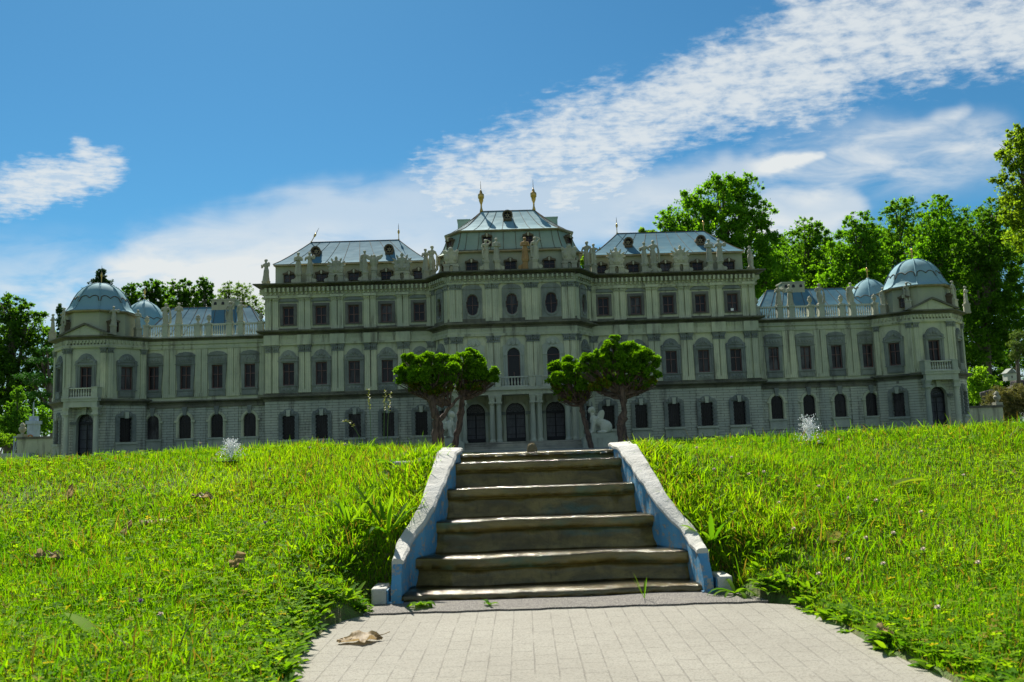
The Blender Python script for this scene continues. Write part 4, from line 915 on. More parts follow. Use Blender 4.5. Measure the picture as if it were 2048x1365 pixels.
# ---- low wings
BAL_Z0,BAL_Z1=1.203,1.290
def low_wing(s):
    sx=lambda a,b:(min(s*a,s*b),max(s*a,s*b)); F0=frame(0,0); wx=[s*v for v in (1.670,1.876,2.076,2.277)]
    x0,x1=sx(1.560,2.34)
    g=MB(); grid_wall(g,x0,x1,.40,.7765,0,[hole('wingground',x,.640) for x in wx]); part('ground_floor_wall',g,M['rustic'])
    g=MB(); grid_wall(g,x0,x1,.776,1.19,0,[hole('wingup',x,.9495) for x in wx]); part('upper_wall',g,M['cream'])
    g=MB(); g.box(x0,x1,.032,.75,.40,1.185); part('side_wall',g,M['cream'])
    for x in wx: window('wingground',F0,x,.640); window('wingup',F0,x,.9495)
    for u in (1.773,1.976,2.176): pilaster(F0,[s*u-.021,s*u+.021],.846,1.128,None,w=.036,proud=.006)
    pilaster(F0,[s*1.595],.846,1.128,None,w=.036,proud=.006)
    for u in (1.773,1.976,2.176): 
        g=MB(F0); g.box(s*u-.030,s*u+.030,-.006,0,.42,.755); part('pilaster',g,M['rustic'])
    a,b=sx(1.563,2.335); pth=[(a,0),(b,0)]
    g=MB(); g.sweep(pth,ledge(.7765,.806,.028)); g.sweep(pth,[(-.01,.7575),(.010,.7575),(.010,.7755),(-.01,.7755)]); part('string_course',g,M['ledge'])
    g=MB(); g.sweep(pth,[(-.012,1.129),(.008,1.129),(.010,1.140),(.004,1.1405),(.004,1.155),(.012,1.160),(.013,1.166),(.004,1.1665),(.004,1.182),(-.012,1.182)]); part('frieze',g,M['cream'])
    g=MB(); g.sweep(pth,ledge(1.1825,1.2035,.034)); g.box(a,b,.0,.75,1.1855,1.1995); part('cornice',g,M['ledge'])
    # hipped roof behind the balustrade
    a,b=sx(1.585,2.46); r0,r1=sx(1.80,2.335); rings=[]
    for v in np.linspace(0,1,6):
        z=1.2045+.268*v**1.08; rings.append([(lerp(a,r0,v),lerp(.14,.45,v),z),(lerp(b,r1,v),lerp(.14,.45,v),z),(lerp(b,r1,v),lerp(.76,.4505,v),z),(lerp(a,r0,v),lerp(.76,.4505,v),z)])
    g=MB(); g.loft(rings); rf=part('roof',g,M['roof'])
    g=MB()
    for i in range(1,9):
        u=i/9; g.tube([(lerp(lerp(a,b,u),lerp(r0,r1,u),v),lerp(.14,.45,v),1.205+.268*v**1.08) for v in np.linspace(0,1,4)],.0016,4)
    for e_,xr in ((a,r0),(b,r1)):
        g.tube([(lerp(e_,xr,v),lerp(.14,.45,v),1.205+.268*v**1.08) for v in np.linspace(0,1,5)],.0026,5)
        for q in (.25,.5): g.tube([(lerp(e_,xr,v),lerp(lerp(.14,.76,q),.45,v),1.205+.268*v**1.08) for v in np.linspace(0,1,4)],.0016,4)
    g.tube([(r0,.45,1.4735),(r1,.45,1.4735)],.003,5); part('seam',g,M['seam'],rf)
    c0,c1=sx(1.902,2.058); g=MB(); g.box(c0,c1,.42,.54,1.36,1.512); g.box(c0-.005,c1+.005,.415,.545,1.512,1.521)
    ch=part('chimney',g,M['mansardc'])
    g=MB()
    for i in range(3): x=lerp(c0,c1,(i+.5)/3); g.prism_xz([(x+p,1.492+q) for p,q in archp(.010,-.012,.0,6)],.4185,.4195)
    part('vent',g,M['iron'],ch)
for s in (-1,1): low_wing(s)
def balustrade(posts,y,z0,z1,w=.030,ends=None):
    """runs of balusters between pedestals that stand at the given x"""
    posts=sorted(posts)
    for x in posts:
        g=MB(); g.box(x-w/2,x+w/2,y-.016,y+.016,z0,z1-.010); g.box(x-w/2-.004,x+w/2+.004,y-.020,y+.020,z1-.010,z1+.001); g.box(x-w/2-.003,x+w/2+.003,y-.019,y+.019,z0,z0+.010); part('pedestal',g,M['porch'])
    for a,b in zip(posts,posts[1:]):
        if b-a<w+.02: continue
        g=MB(); baluster_row(g,a+w/2+.0005,b-w/2-.0005,y,z0,z1-.002); part('balustrade',g,M['white'])

# ---- pavilions
PV=2.60
def pavilion(s):
    cx=s*PV; a,b=.123,.285; yf,yo=-.21,-.03
    P_=[(cx-b,.30),(cx-b,yo),(cx-a,yf),(cx+a,yf),(cx+b,yo),(cx+b,.30)]
    faces=[]; 
    for i in range(1,4):
        p,q=Vector(P_[i]),Vector(P_[i+1]); c=(p+q)/2; d=q-p; faces.append((frame(c.x,c.y,math.atan2(d.y,d.x)),d.length))
    fl,ff,fr_=faces
    sid=[(frame(cx-b,.135,-PI/2),.33),(frame(cx+b,.135,PI/2),.33)]
    gm=MB(); um=MB()
    for f_,L in faces+sid:
        mid=f_ is ff[0] ; osd=f_ in (sid[0][0],sid[1][0])
        g=MB(f_); hl=[hole('pavdoor',0,.617)] if f_ is ff[0] else ([] if osd else [hole('ground',0,.628)]); grid_wall(g,-L/2,L/2,.40,.780,0,hl); o=len(gm.v); gm.v+=g.v; gm.f+=[[i_+o for i_ in q] for q in g.f]
        g=MB(f_); grid_wall(g,-L/2,L/2,.779,1.19,0,[] if osd else [hole('pavup',0,.945)]); o=len(um.v); um.v+=g.v; um.f+=[[i_+o for i_ in q] for q in g.f]
    part('ground_floor_wall',gm,M['rustic']); part('upper_wall',um,M['cream'])
    g=MB(); e=.055; q=[(cx-b+e,.30),(cx-b+e,yo+e*.5),(cx-a+e*.6,yf+e),(cx+a-e*.6,yf+e),(cx+b-e,yo+e*.5),(cx+b-e,.30)]
    prism_xy(g,q,.40,1.18); part('side_wall',g,M['cream'])
    for f_,L in (fl,fr_): window('ground',f_,0,.628); window('pavup',f_,0,.945)
    window('pavup',ff[0],0,.945); window('pavdoor',ff[0],0,.617,'door')
    for f_,L in faces:
        for e_ in (-1,1): pilaster(f_,[e_*(L/2-.019)],.842,1.098,1.130,w=.030,proud=.008)
        if f_ is not ff[0]: 
            ap=MB(f_); ap.box(-.052,.052,-.010,0,.825,.872); ap.box(-.044,.044,-.014,-.009,.832,.866); part('apron',ap,M['grey'])
    g=MB(); g.sweep(P_,ledge(.780,.818,.032)); part('string_course',g,M['ledge'])
    g=MB(); g.sweep(P_,[(-.012,1.1305),(.012,1.1305),(.017,1.142),(.007,1.1425),(.007,1.180),(-.012,1.180)])
    for i in range(1,4): brackets(g,P_[i],P_[i+1],10 if i!=2 else 12,1.150,1.178,.014,.009)
    part('frieze',g,M['cream'])
    g=MB(); g.sweep(P_,ledge(1.1805,1.206,.036)); prism_xy(g,P_,1.183,1.201); part('cornice',g,M['ledge'])
    # gable over the middle face
    g=MB(frame(cx,yf)); hw=.150; g.prism_xz([(-hw,1.2065),(hw,1.2065),(0,1.268)],-.028,.06)
    gb=part('gable',g,M['cream'])
    g=MB(frame(cx,yf))
    for q in (-1,1): g.prism_xz([(q*(hw+.016),1.2065),(q*(hw-.012),1.2068),(0,1.2695),(0,1.282)],-.042,.055)
    part('raking_cornice',g,M['ledge'],gb)
    # portal
    g=MB(frame(cx,yf)); g.box(-.108,.108,-.074,-.0365,.803,.817); g.box(-.110,.110,-.078,-.0365,.817,.8245); g.box(-.100,.100,-.068,-.0365,.768,.803); g.box(-.100,.100,-.036,.0,.768,.7795); bl=part('balcony',g,M['porch'])
    for q in (-1,1):
        g=MB(frame(cx,yf)); x=q*.088; g.lathe([(.019,.415),(.019,.47),(.0165,.478),(.0145,.49),(.0155,.56),(.0135,.712),(.016,.714),(.0165,.722)],(x,-.048,0),14); g.box(x-.021,x+.021,-.070,-.026,.722,.735); g.loft([[(x-w_,-.048-w_,z),(x+w_,-.048-w_,z),(x+w_,-.048+w_,z),(x-w_,-.048+w_,z)] for w_,z in ((.015,.735),(.016,.748),(.022,.764),(.022,.7679))]); part('column',g,M['porch'])
    g=MB(frame(cx,yf)); baluster_row(g,-.068,.068,-.056,.8247,.884,.0150); part('balustrade',g,M['white'],bl)
    for q in (-1,1): g=MB(frame(cx,yf)); g.box(q*.085-.0165,q*.085+.0165,-.072,-.0,.8247,.884); g.box(q*.085-.019,q*.085+.019,-.075,-.0,.884,.889); part('pedestal',g,M['porch'],bl)
    # drum, dome
    c=(cx,-.04+.0); n=8; r8=PI/8
    g=MB(); g.loft([ringpts(.205,n,1.2015,c,r8),ringpts(.200,n,1.352,c,r8)]); part('drum',g,M['mansardc'])
    g=MB(); g.loft([ringpts(.222,n,1.350,c,r8),ringpts(.228,n,1.356,c,r8),ringpts(.228,n,1.360,c,r8)]); part('gutter',g,M['gutter'])
    prof=[(.229,1.3605),(.207,1.370),(.189,1.389),(.176,1.412),(.165,1.442),(.151,1.474),(.132,1.508),(.107,1.538),(.076,1.560),(.042,1.574),(.014,1.5785),(.010,1.579)]; prof=[(r,1.3605+(z-1.3605)*.915) for r,z in prof]
    g=MB(); g.loft([ringpts(r,24,z,c,r8) if False else [p_ for i in range(n) for p_ in (lambda A,B:[tuple(Vector(A).lerp(Vector(B),t)*1) if abs(t)<1e-6 else (lambda v:(c[0]+(v.x-c[0])*(1+.035*math.sin(PI*t)),c[1]+(v.y-c[1])*(1+.035*math.sin(PI*t)),v.z))(Vector(A).lerp(Vector(B),t)) for t in (0,.33,.67)])(ringpts(r,n,z,c,r8)[i],ringpts(r,n,z,c,r8)[(i+1)%n])] for r,z in prof])
    dm=part('dome',g,M['roofc'],smooth=True)
    g=MB()
    for i in range(n):
        an=r8+2*PI*i/n; g.tube([(c[0]+(r+.001)*math.cos(an),c[1]+(r+.001)*math.sin(an),z+.001) for r,z in prof],.0032,5)
    part('rib',g,M['roofc'],dm)
    g=MB(); pts=[]
    for i in range(n*24):
        t=i/24; an=r8+2*PI*t/n; fr2=t%1; sc=abs(math.sin(fr2*PI*2)); z=1.444+.017*sc-(.022 if fr2<.08 or fr2>.92 else 0)
        r=interp(z,[p[1] for p in prof],[p[0] for p in prof])*(1-.0*fr2)*(math.cos(PI/n)/math.cos((fr2-.5)*2*PI/n))*(1+.035*math.sin(PI*fr2))+.0025
        pts.append((c[0]+r*math.cos(an),c[1]+r*math.sin(an),z))
    pts.append(pts[0]); g.tube(pts,.0026,4); part('garland',g,M['seam'],dm)
    finial(cx,c[1],1.559,.120,.0085,dm)
    for an,sgn in ((-PI/2+PI/4,1),(-PI/2-PI/4,-1)):
        d=Vector((math.cos(an),math.sin(an))); p=Vector(c)+d*.190; attic_dormer(p.x,p.y,1.262,an+PI/2,DM2)
for s in (-1,1): pavilion(s)
# rear pavilions: only their small domes and drums rise behind the low wings
for s in (-1,1):
    c=(s*2.675,.80); g=MB(); g.loft([ringpts(.20,8,.43,c,PI/8),ringpts(.20,8,1.30,c,PI/8)]); part('rear_drum',g,M['mansardc'])
    prof=[(.225,1.30),(.205,1.315),(.190,1.345),(.178,1.39),(.165,1.43),(.146,1.47),(.118,1.515),(.085,1.552),(.045,1.578),(.014,1.588),(.010,1.60),(.004,1.602)]
    g=MB(); g.loft([ringpts(r,24,z,c,PI/8) for r,z in prof]); dm=part('rear_dome',g,M['roofc'],smooth=True)
    g=MB()
    for i in range(8):
        an=PI/8+PI*i/4; g.tube([(c[0]+(r+.001)*math.cos(an),c[1]+(r+.001)*math.sin(an),z) for r,z in prof[:-2]],.003,5)
    part('rib',g,M['roofc'],dm)
    g=MB(); pts=[]
    for i in range(161):
        an=2*PI*i/160+PI/8; z=1.435+.016*abs(math.sin(an*8)); r=interp(z,[p[1] for p in prof],[p[0] for p in prof])+.002; pts.append((c[0]+r*math.cos(an),c[1]+r*math.sin(an),z))
    g.tube(pts,.0026,4); part('garland',g,M['seam'],dm)
    finial(c[0],c[1],1.60,.125,.012,dm)

# ---- central block
CP=[(-.505,.20),(-.505,-.04),(-.388,-.24),(.388,-.24),(.505,-.04),(.505,.20)]
cf=frame(0,-.24); CW=(-.242,0,.242)
obl=[]
for i in (1,3):
    p,q=Vector(CP[i]),Vector(CP[i+1]); c=(p+q)/2; d=q-p; obl.append((frame(c.x,c.y,math.atan2(d.y,d.x)),d.length))
g=MB(cf); grid_wall(g,-.388,.388,.40,.7805,0,[hole('door',x,.597) for x in CW])
for f_,L in obl:
    q=MB(f_); grid_wall(q,-L/2,L/2,.40,.7805,0,[hole('ground',0,.611)]); o=len(g.v); g.v+=q.v; g.f+=[[i_+o for i_ in z_] for z_ in q.f]
part('ground_floor_wall',g,M['cream'])
g=MB(cf); grid_wall(g,-.388,.388,.779,1.50,0,[hole('tall',x,.920) for x in CW]+[hole('oval',x,1.318) for x in CW])
for f_,L in obl:
    q=MB(f_); grid_wall(q,-L/2,L/2,.779,1.50,0,[hole('pavup',0,.946),hole('narrowoval',0,1.318)]); o=len(g.v); g.v+=q.v; g.f+=[[i_+o for i_ in z_] for z_ in q.f]
part('upper_wall',g,M['cream'])
g=MB(); prism_xy(g,[(-.45,.6),(-.45,-.02),(-.35,-.185),(.35,-.185),(.45,-.02),(.45,.6)],.40,1.50); part('side_wall',g,M['cream'])
for x in CW:
    window('door',cf,x,.597,'door'); window('tall',cf,x,.920); window('oval',cf,x,1.318)
for f_,L in obl: window('ground',f_,0,.611); window('pavup',f_,0,.946); window('narrowoval',f_,0,1.318)
for u in (-.121,.121): pilaster(cf,[u-.021,u+.021],.848,1.082,1.122,w=.036); pilaster(cf,[u-.021,u+.021],1.238,1.415,1.4465,w=.038,proud=.007)
for u in (-.345,.345): pilaster(cf,[u-.020,u+.020],.848,1.082,1.122,w=.032); pilaster(cf,[u-.020,u+.020],1.238,1.415,1.4465,w=.034,proud=.007)
for f_,L in obl:
    for e_ in (-1,1): pilaster(f_,[e_*(L/2-.024)],.848,1.082,1.122,w=.036); pilaster(f_,[e_*(L/2-.024)],1.238,1.415,1.4465,w=.036,proud=.007)
for u in (-.121,.121,-.345,.345): pilaster(cf,[u-.020,u+.020],.478,.735,None,w=.032,proud=.012,mat='porch')
g=MB(); g.sweep(CP,ledge(.7805,.800,.022)); part('string_course',g,M['ledge'])
g=MB(); g.sweep(CP,[(-.012,1.1225),(.016,1.1225),(.020,1.138),(.008,1.1385),(.008,1.172),(-.012,1.172)]); brackets(g,CP[2],CP[3],44,1.146,1.170,.012,.008)
for i in (1,3): brackets(g,CP[i],CP[i+1],13,1.146,1.170,.012,.008)
part('frieze',g,M['cream'])
g=MB(); g.sweep(CP,ledge(1.1725,1.208,.042)); g.sweep(CP,[(-.01,1.2085),(.008,1.2085),(.008,1.232),(-.01,1.232)]); part('string_course',g,M['ledge'])
g=MB(); g.sweep(CP,[(-.012,1.447),(.012,1.447),(.017,1.459),(.006,1.4595),(.006,1.496),(-.012,1.496)]); brackets(g,CP[2],CP[3],26,1.464,1.495,.036,.011)
for i in (1,3): brackets(g,CP[i],CP[i+1],8,1.464,1.495,.036,.011)
part('frieze',g,M['cream'])
g=MB(); g.sweep(CP,ledge(1.4965,1.526,.060)); prism_xy(g,CP[:1]+CP[1:5]+CP[5:],1.5005,1.523); part('cornice',g,M['ledge'])
def octo(a,b,yf,yo,z,cy=.15): return [(-b,yo,z),(-a,yf,z),(a,yf,z),(b,yo,z),(b,2*cy-yo,z),(a,2*cy-yf,z),(-a,2*cy-yf,z),(-b,2*cy-yo,z)]
g=MB(); g.loft([octo(.352,.492,-.195,-.035,1.522),octo(.343,.472,-.182,-.030,1.545),octo(.335,.455,-.172,-.025,1.59),octo(.330,.447,-.166,-.022,1.662)]); part('mansard',g,M['mansardc'])
g=MB(); g.loft([octo(.338,.470,-.182,-.034,1.660),octo(.340,.474,-.186,-.036,1.666),octo(.340,.474,-.186,-.036,1.671)]); part('gutter',g,M['gutter'])
g=MB(); g.loft([octo(.339,.472,-.184,-.035,1.6715),octo(.330,.448,-.166,-.028,1.684),octo(.322,.428,-.150,-.020,1.715),octo(.314,.412,-.137,-.012,1.755),octo(.306,.398,-.124,-.005,1.806)]); m2=part('mansard',g,M['mansard'])
g=MB()
for i in range(8):
    x=lerp(-.31,.31,(i+.5)/8) if i not in(2,5) else lerp(-.31,.31,(i+.5)/8); g.tube([(x*1.07,-.186,1.673),(x*1.04,-.168,1.684),(x*1.02,-.152,1.715),(x,-.139,1.755),(x*.98,-.126,1.806)],.0016,4)
for q in (-1,1):
    g.tube([(q*.339,-.184,1.673),(q*.330,-.166,1.684),(q*.322,-.150,1.715),(q*.314,-.137,1.755),(q*.306,-.124,1.806)],.003,5); g.tube([(q*.472,-.035,1.673),(q*.448,-.028,1.684),(q*.428,-.02,1.715),(q*.412,-.012,1.755),(q*.398,-.005,1.806)],.003,5)
g.tube([(-.339,-.1855,1.675),(.339,-.1855,1.675)],.002,4); part('seam',g,M['seam'],m2)
g=MB(); g.loft([octo(.312,.412,-.138,-.012,1.803),octo(.316,.418,-.144,-.015,1.809),octo(.316,.418,-.144,-.015,1.814)]); part('gutter',g,M['gutter'])
E_=octo(.314,.415,-.141,-.013,1.8145); RZ=2.012
def ctop(p,v): xr=(-.176 if p[0]<0 else .176); return (lerp(p[0],xr,v),lerp(p[1],.15,v),1.8145+(RZ-1.8145)*(v**1.25))
g=MB(); g.loft([[ctop(p,v) for p in E_] for v in np.linspace(0,.999,8)]); rf=part('roof',g,M['roofc'])
g=MB()
for i in range(1,7):
    u=i/7; g.tube([Vector(ctop((lerp(-.314,.314,u),-.141),0)).lerp(Vector((lerp(-.176,.176,u),.15,RZ)),0) if v==0 else Vector((lerp(lerp(-.314,.314,u),lerp(-.176,.176,u),v),lerp(-.141,.15,v),1.8155+(RZ-1.8145)*v**1.25)) for v in np.linspace(0,1,6)],.0016,4)
for p in E_: g.tube([Vector(ctop(p,v))+Vector((0,0,.001)) for v in np.linspace(0,1,7)],.0028,5)
for q in (-1,1):
    for w_ in (.33,.66): p=(q*lerp(.314,.415,w_),lerp(-.141,-.013,w_)); g.tube([Vector(ctop(p,v))+Vector((0,0,.001)) for v in np.linspace(0,1,6)],.0016,4)
g.tube([(-.176,.15,RZ+.001),(.176,.15,RZ+.001)],.0035,5); part('seam',g,M['seam'],rf)
for x in (-.176,.176): finial(x,.15,RZ-.004,.215,.021,rf,vase=True)
v=.62; round_dormer(-.005,lerp(-.141,.15,v)-.030,1.8145+(RZ-1.8145)*v**1.25+.022,.030)
for x in CW: attic_dormer(x,-.170,1.572)
for f_ in (-1,1): attic_dormer(f_*.395,-.085,1.575,f_*.82,DM2)
for x in (-.142,.117): attic_dormer(x,-.140,1.735,0,DM2)
for f_ in (-1,1): attic_dormer(f_*.362,-.060,1.735,f_*.9,DM2)
for q in (-1,1):
    g=MB(); x0,x1=min(q*.26,q*.345),max(q*.26,q*.345); g.box(x0,x1,.34,.48,1.80,2.005); g.box(x0-.004,x1+.004,.335,.485,2.005,2.013); part('chimney',g,M['mansard'])
# ---- porch, balcony and stair of the central block
pf=frame(0,-.24)
g=MB(pf); g.box(-.375,.375,-.165,-.023,.755,.781); g.box(-.385,.385,-.178,-.023,.781,.794); g.box(-.381,.381,-.172,-.023,.794,.800); g.box(-.378,.378,-.0225,-.0,.757,.7795); bal=part('balcony',g,M['porch'])
g=MB(pf); g.box(-.387,.387,-.1795,-.1785,.784,.790); 
for u in (-.345,-.305,-.140,-.100,.100,.140,.305,.345):
    g=MB(pf); x=u; y_=-.145; g.lathe([(.020,.478),(.020,.486),(.0165,.492),(.0145,.498),(.0155,.56),(.0135,.694),(.0165,.697),(.0165,.704)],(x,y_,0),14)
    g.box(x-.0195,x+.0195,y_-.021,y_+.021,.704,.714); g.loft([[(x-w_,y_-w_,z),(x+w_,y_-w_,z),(x+w_,y_+w_,z),(x-w_,y_+w_,z)] for w_,z in ((.0150,.714),(.0165,.73),(.0199,.748),(.0199,.7549))]); part('column',g,M['porch'])
ps=[-.345,-.305,-.140,-.100,.100,.140,.305,.345]
for x in ps: g=MB(pf); g.box(x-.0165,x+.0165,-.170,-.136,.8005,.857); g.box(x-.0185,x+.0185,-.173,-.133,.857,.863); part('pedestal',g,M['porch'],bal)
for a,b in ((-.305,-.140),(-.100,.100),(.140,.305)): g=MB(pf); baluster_row(g,a+.019,b-.019,-.153,.8005,.861,.0165); part('balustrade',g,M['white'],bal)
for i in range(4):
    g=MB(); z=.478-.0125*i; e=.030*i; g.box(-.385-e*.0,.385+e*.0,-.43-e-.02,-.24 if i==0 else -.43-e+.0099,.40,z); g.box(-.388,.388,-.43-e-.024,-.43-e-.0205,z-.005,z-.0005); part('step',g,M['step'])
# garden walls that run on from the end pavilions
for s in (-1,1):
    w=thing('garden_wall','low rendered garden wall with '+('an urn, left of the palace beside the grey scaffold model' if s<0 else 'an urn, running right from the palace to the rockery'),'wall',(XP+s*3.0,5.50,ZP))
    g=MB(); x0,x1=sorted((s*-.085,s*.165)); g.box(x0,x1,-.02,.02,-.05,.165); link('wall',g.mesh('wall',M['cream']),w)
    g=MB(); g.box(x0-.004,x1+.004,-.028,.028,.165,.180); link('coping',g.mesh('coping',M['ledge']),w)
    g=MB(); x=s*.145; g.box(x-.022,x+.022,-.022,.022,.18,.198); g.lathe([(.010,.198),(.008,.206),(.020,.220),(.022,.234),(.012,.248),(.016,.254),(.010,.264),(.003,.272)],(x,0,0),12); link('urn',g.mesh('urn',M['statue'],False),w)
# ------------------------------------------------------------------ statues
def figure_mesh(var,h=.135):
    mb=MB(Matrix.Scale(h,4)); r=random.Random(var)
    lean=(0,.03,-.04,.02,-.02)[var]
    def ringz(z,rx,ry,fold=0,cx=0,cy=0): return [((rx*(1+fold*math.sin(6*a+var)))*math.cos(a)+cx,(ry*(1+fold*math.sin(6*a+var)))*math.sin(a)+cy,z) for a in np.linspace(0,2*PI,24,endpoint=False)]
    long_=var in (0,1,3)
    w=.15 if long_ else .11
    mb.loft([ringz(.0,w,w*.8,.10),ringz(.12,w*.92,w*.72,.10,lean*.2),ringz(.30,.115 if long_ else .10,.09,.09,lean*.5),ringz(.46,.115,.088,.05,lean),ringz(.55,.098,.078,.03,lean*1.1),ringz(.62,.078,.064,0,lean*.9),ringz(.70,.105,.075,0,lean*.6),ringz(.78,.135,.075,0,lean*.4),ringz(.82,.115,.06,0,lean*.3),ringz(.845,.045,.042,0,lean*.2),ringz(.90,.034,.036,0,lean*.2)])
    hx=lean*.2; mb.ball((hx,-.01,.945),(.058,.066,.074),14,9); mb.ball((hx,.012,.968),(.066,.066,.060),12,8); mb.ball((hx,-.068,.935),(.012,.014,.016),8,6)
    def arm(s,el,ha): 
        a=(s*.118+lean*.4,0,.795); mb.tube([a,lv(a,el,.5),el],[.042,.038,.032],8); mb.tube([el,lv(el,ha,.5),ha],[.032,.028,.022],8); mb.ball(ha,(.026,.022,.028),8,6)
    lv=lambda a,b,t: tuple(lerp(p,q,t) for p,q in zip(a,b))
    if var==0: arm(-1,(-.16,-.04,.63),(.02,-.11,.68)); arm(1,(.16,-.04,.63),(-.02,-.115,.64))
    elif var==1: arm(1,(.22,-.03,.90),(.07,-.03,1.0)); arm(-1,(-.17,-.02,.62),(-.07,-.10,.54)); mb.tube([(-.12,-.05,.62),(-.14,-.06,.35),(-.11,-.06,.1)],[.035,.045,.05],8)
    elif var==2: arm(-1,(-.21,.0,.66),(-.10,-.07,.55)); arm(1,(.17,-.02,.63),(.18,-.08,.48)); mb.tube([(.17,-.03,.60),(.19,-.01,.3),(.17,.0,.02)],[.04,.05,.055],8); mb.tube([(-.05,-.03,.45),(-.075,-.06,.25),(-.07,-.05,.0)],[.06,.05,.04],8); mb.tube([(.05,0,.45),(.06,-.01,.25),(.05,.0,.0)],[.06,.05,.04],8)
    elif var==3: arm(-1,(-.17,-.03,.62),(-.12,-.12,.74)); arm(1,(.20,-.05,.66),(.20,-.12,.80)); mb.ball((.21,-.10,.74),(.075,.03,.11),10,8)
    else: arm(1,(.21,-.01,.67),(.26,-.06,.80)); arm(-1,(-.17,-.01,.62),(-.15,-.08,.47)); mb.ball((.27,-.05,.74),(.06,.05,.055),10,7); mb.tube([(-.05,-.02,.45),(-.06,-.03,.22),(-.07,-.05,.0)],[.06,.05,.042],8); mb.tube([(.05,0,.45),(.06,-.04,.24),(.05,.02,.0)],[.06,.05,.042],8); mb.tube([(-.13,.04,.75),(-.15,.06,.4),(-.12,.05,.05)],[.05,.06,.06],8)
    mb.box(-.13,.13,-.12,.12,-.03,.02)
    return organic(mb,'figure',M['statue'],.0019,2,.4)
FIG=[figure_mesh(v) for v in range(5)]
def trophy_mesh(h=.105):
    mb=MB(Matrix.Scale(h,4))
    for i in range(7):
        a=math.radians(22+i*22.7); L=(.50,.60,.66,.6,.66,.60,.50)[i]; c=(.02*math.cos(a),.03,.30)
        R=Matrix.Rotation(PI/2-a,4,'Y'); mb.ball((c[0]+L*.55*math.cos(a),.03,.30+L*.5*math.sin(a)),(.075,.035,L*.52),10,7,R)
    mb.loft([[(rx*math.cos(a),ry*math.sin(a)-.02,z) for a in np.linspace(0,2*PI,16,endpoint=False)] for z,rx,ry in ((.05,.16,.10),(.2,.20,.12),(.4,.16,.11),(.55,.22,.12),(.70,.20,.10),(.75,.08,.07))])
    mb.ball((0,-.02,.86),(.085,.085,.11),12,8); mb.ball((0,-.01,.96),(.04,.07,.05),8,6)
    for s in (-1,1): mb.ball((s*.26,-.06,.22),(.15,.05,.15),12,8); mb.ball((s*.10,-.10,.14),(.08,.06,.09),10,7)
    mb.box(-.34,.34,-.10,.08,-.02,.10)
    return organic(mb,'trophy',M['statue'],.0026,2,.4)
TRO=trophy_mesh()
def shield_mesh(h=.10):
    mb=MB(Matrix.Scale(h,4)); mb.loft([[(rx*math.cos(a),.07*math.sin(a),z) for a in np.linspace(0,2*PI,18,endpoint=False)] for z,rx in ((.0,.30),(.25,.38),(.55,.40),(.72,.36),(.78,.16))])
    mb.ball((0,0,.86),(.14,.10,.14),12,8)
    for s in (-1,1): mb.ball((s*.34,0,.72),(.10,.06,.13),10,7); mb.ball((s*.22,-.08,.35),(.12,.05,.2),10,7)
    return organic(mb,'trophy',M['statue'],.0028,2,.4)
SHI=shield_mesh()
def eagle_mesh(h=.10):
    mb=MB(Matrix.Scale(h,4)); mb.loft([[(rx*math.cos(a),rx*.7*math.sin(a),z) for a in np.linspace(0,2*PI,14,endpoint=False)] for z,rx in ((0,.20),(.25,.16),(.45,.22),(.65,.24),(.78,.2),(.84,.08))])
    for s,q in ((-1,.85),(1,1)): mb.ball((s*.26,0,.80),(.20*q,.06,.14),10,7,Matrix.Rotation(-s*.5,4,'Y')); mb.ball((s*.42*q,0,.92),(.08,.05,.10),8,6)
    mb.ball((.02,-.06,.9),(.09,.09,.09),10,7)
    return organic(mb,'eagle',M['statue'],.0026,2,.4)
EAG=eagle_mesh()
def urn_prof(mb,c,s=1.0): mb.lathe([(.012*s,0),(.012*s,.006*s),(.006*s,.010*s),(.007*s,.014*s),(.017*s,.030*s),(.019*s,.040*s),(.015*s,.046*s),(.011*s,.049*s),(.016*s,.053*s),(.014*s,.058*s),(.006*s,.062*s),(.005*s,.067*s),(.001,.070*s)],c,14)
PED={}
def pedestal_mesh(h,w,scroll,wide=False):
    key=(round(h,3),round(w,3),scroll,wide)
    if key not in PED:
        mb=MB(); 
        xs_=(0,) if not wide else (-w*.85,w*.85)
        for x in xs_:
            mb.box(x-w/2,x+w/2,-w/2,w/2,0,h-.008); mb.box(x-w/2-.003,x+w/2+.003,-w/2-.003,w/2+.003,h-.008,h); mb.box(x-w/2-.003,x+w/2+.003,-w/2-.003,w/2+.003,0,.010)
        if wide: mb.box(-w*1.35,w*1.35,-w*.45,w*.45,h,h+.010)
        for s in ((-1,1) if scroll==2 else ((scroll,) if scroll else ())):
            x0=s*(w*(1.35 if wide else .5)); q=[(math.cos(a)*.0125,math.sin(a)*.0125) for a in np.linspace(0,2*PI,14,endpoint=False)]
            mb.prism_xz([(x0+s*.018+a,.0125+b) for a,b in q],-w*.35,w*.35)
            mb.prism_xz([(x0,.002),(x0+s*.014,.002),(x0+s*.014,.024),(x0+s*.004,.034),(x0,.048)][::s],-w*.30,w*.30)
        PED[key]=mb.mesh('pedestal',M['statue'])
    return PED[key]
ROOFG='stone statues along the palace roofline'
def statue(me,x,y,z,ph,label,rz=0,pw=.030,scroll=0,wide=False,mat=None,sc=1.0,cat='statue',name='statue',fname='figure'):
    t=thing(name,label,cat,(x,y,z),rz,ROOFG)
    p=pedestal_mesh(ph,pw,scroll,wide); f=me
    if mat:
        p=p.copy(); p.materials.clear(); p.materials.append(mat); f=f.copy(); f.materials.clear(); f.materials.append(mat)
    link('pedestal',p,t); o=link(fname,f,t,(0,0,ph+(.010 if wide else 0)+.003)); o.scale=(sc*1.18,sc*1.18,sc*1.04); return t
CT=1.5225
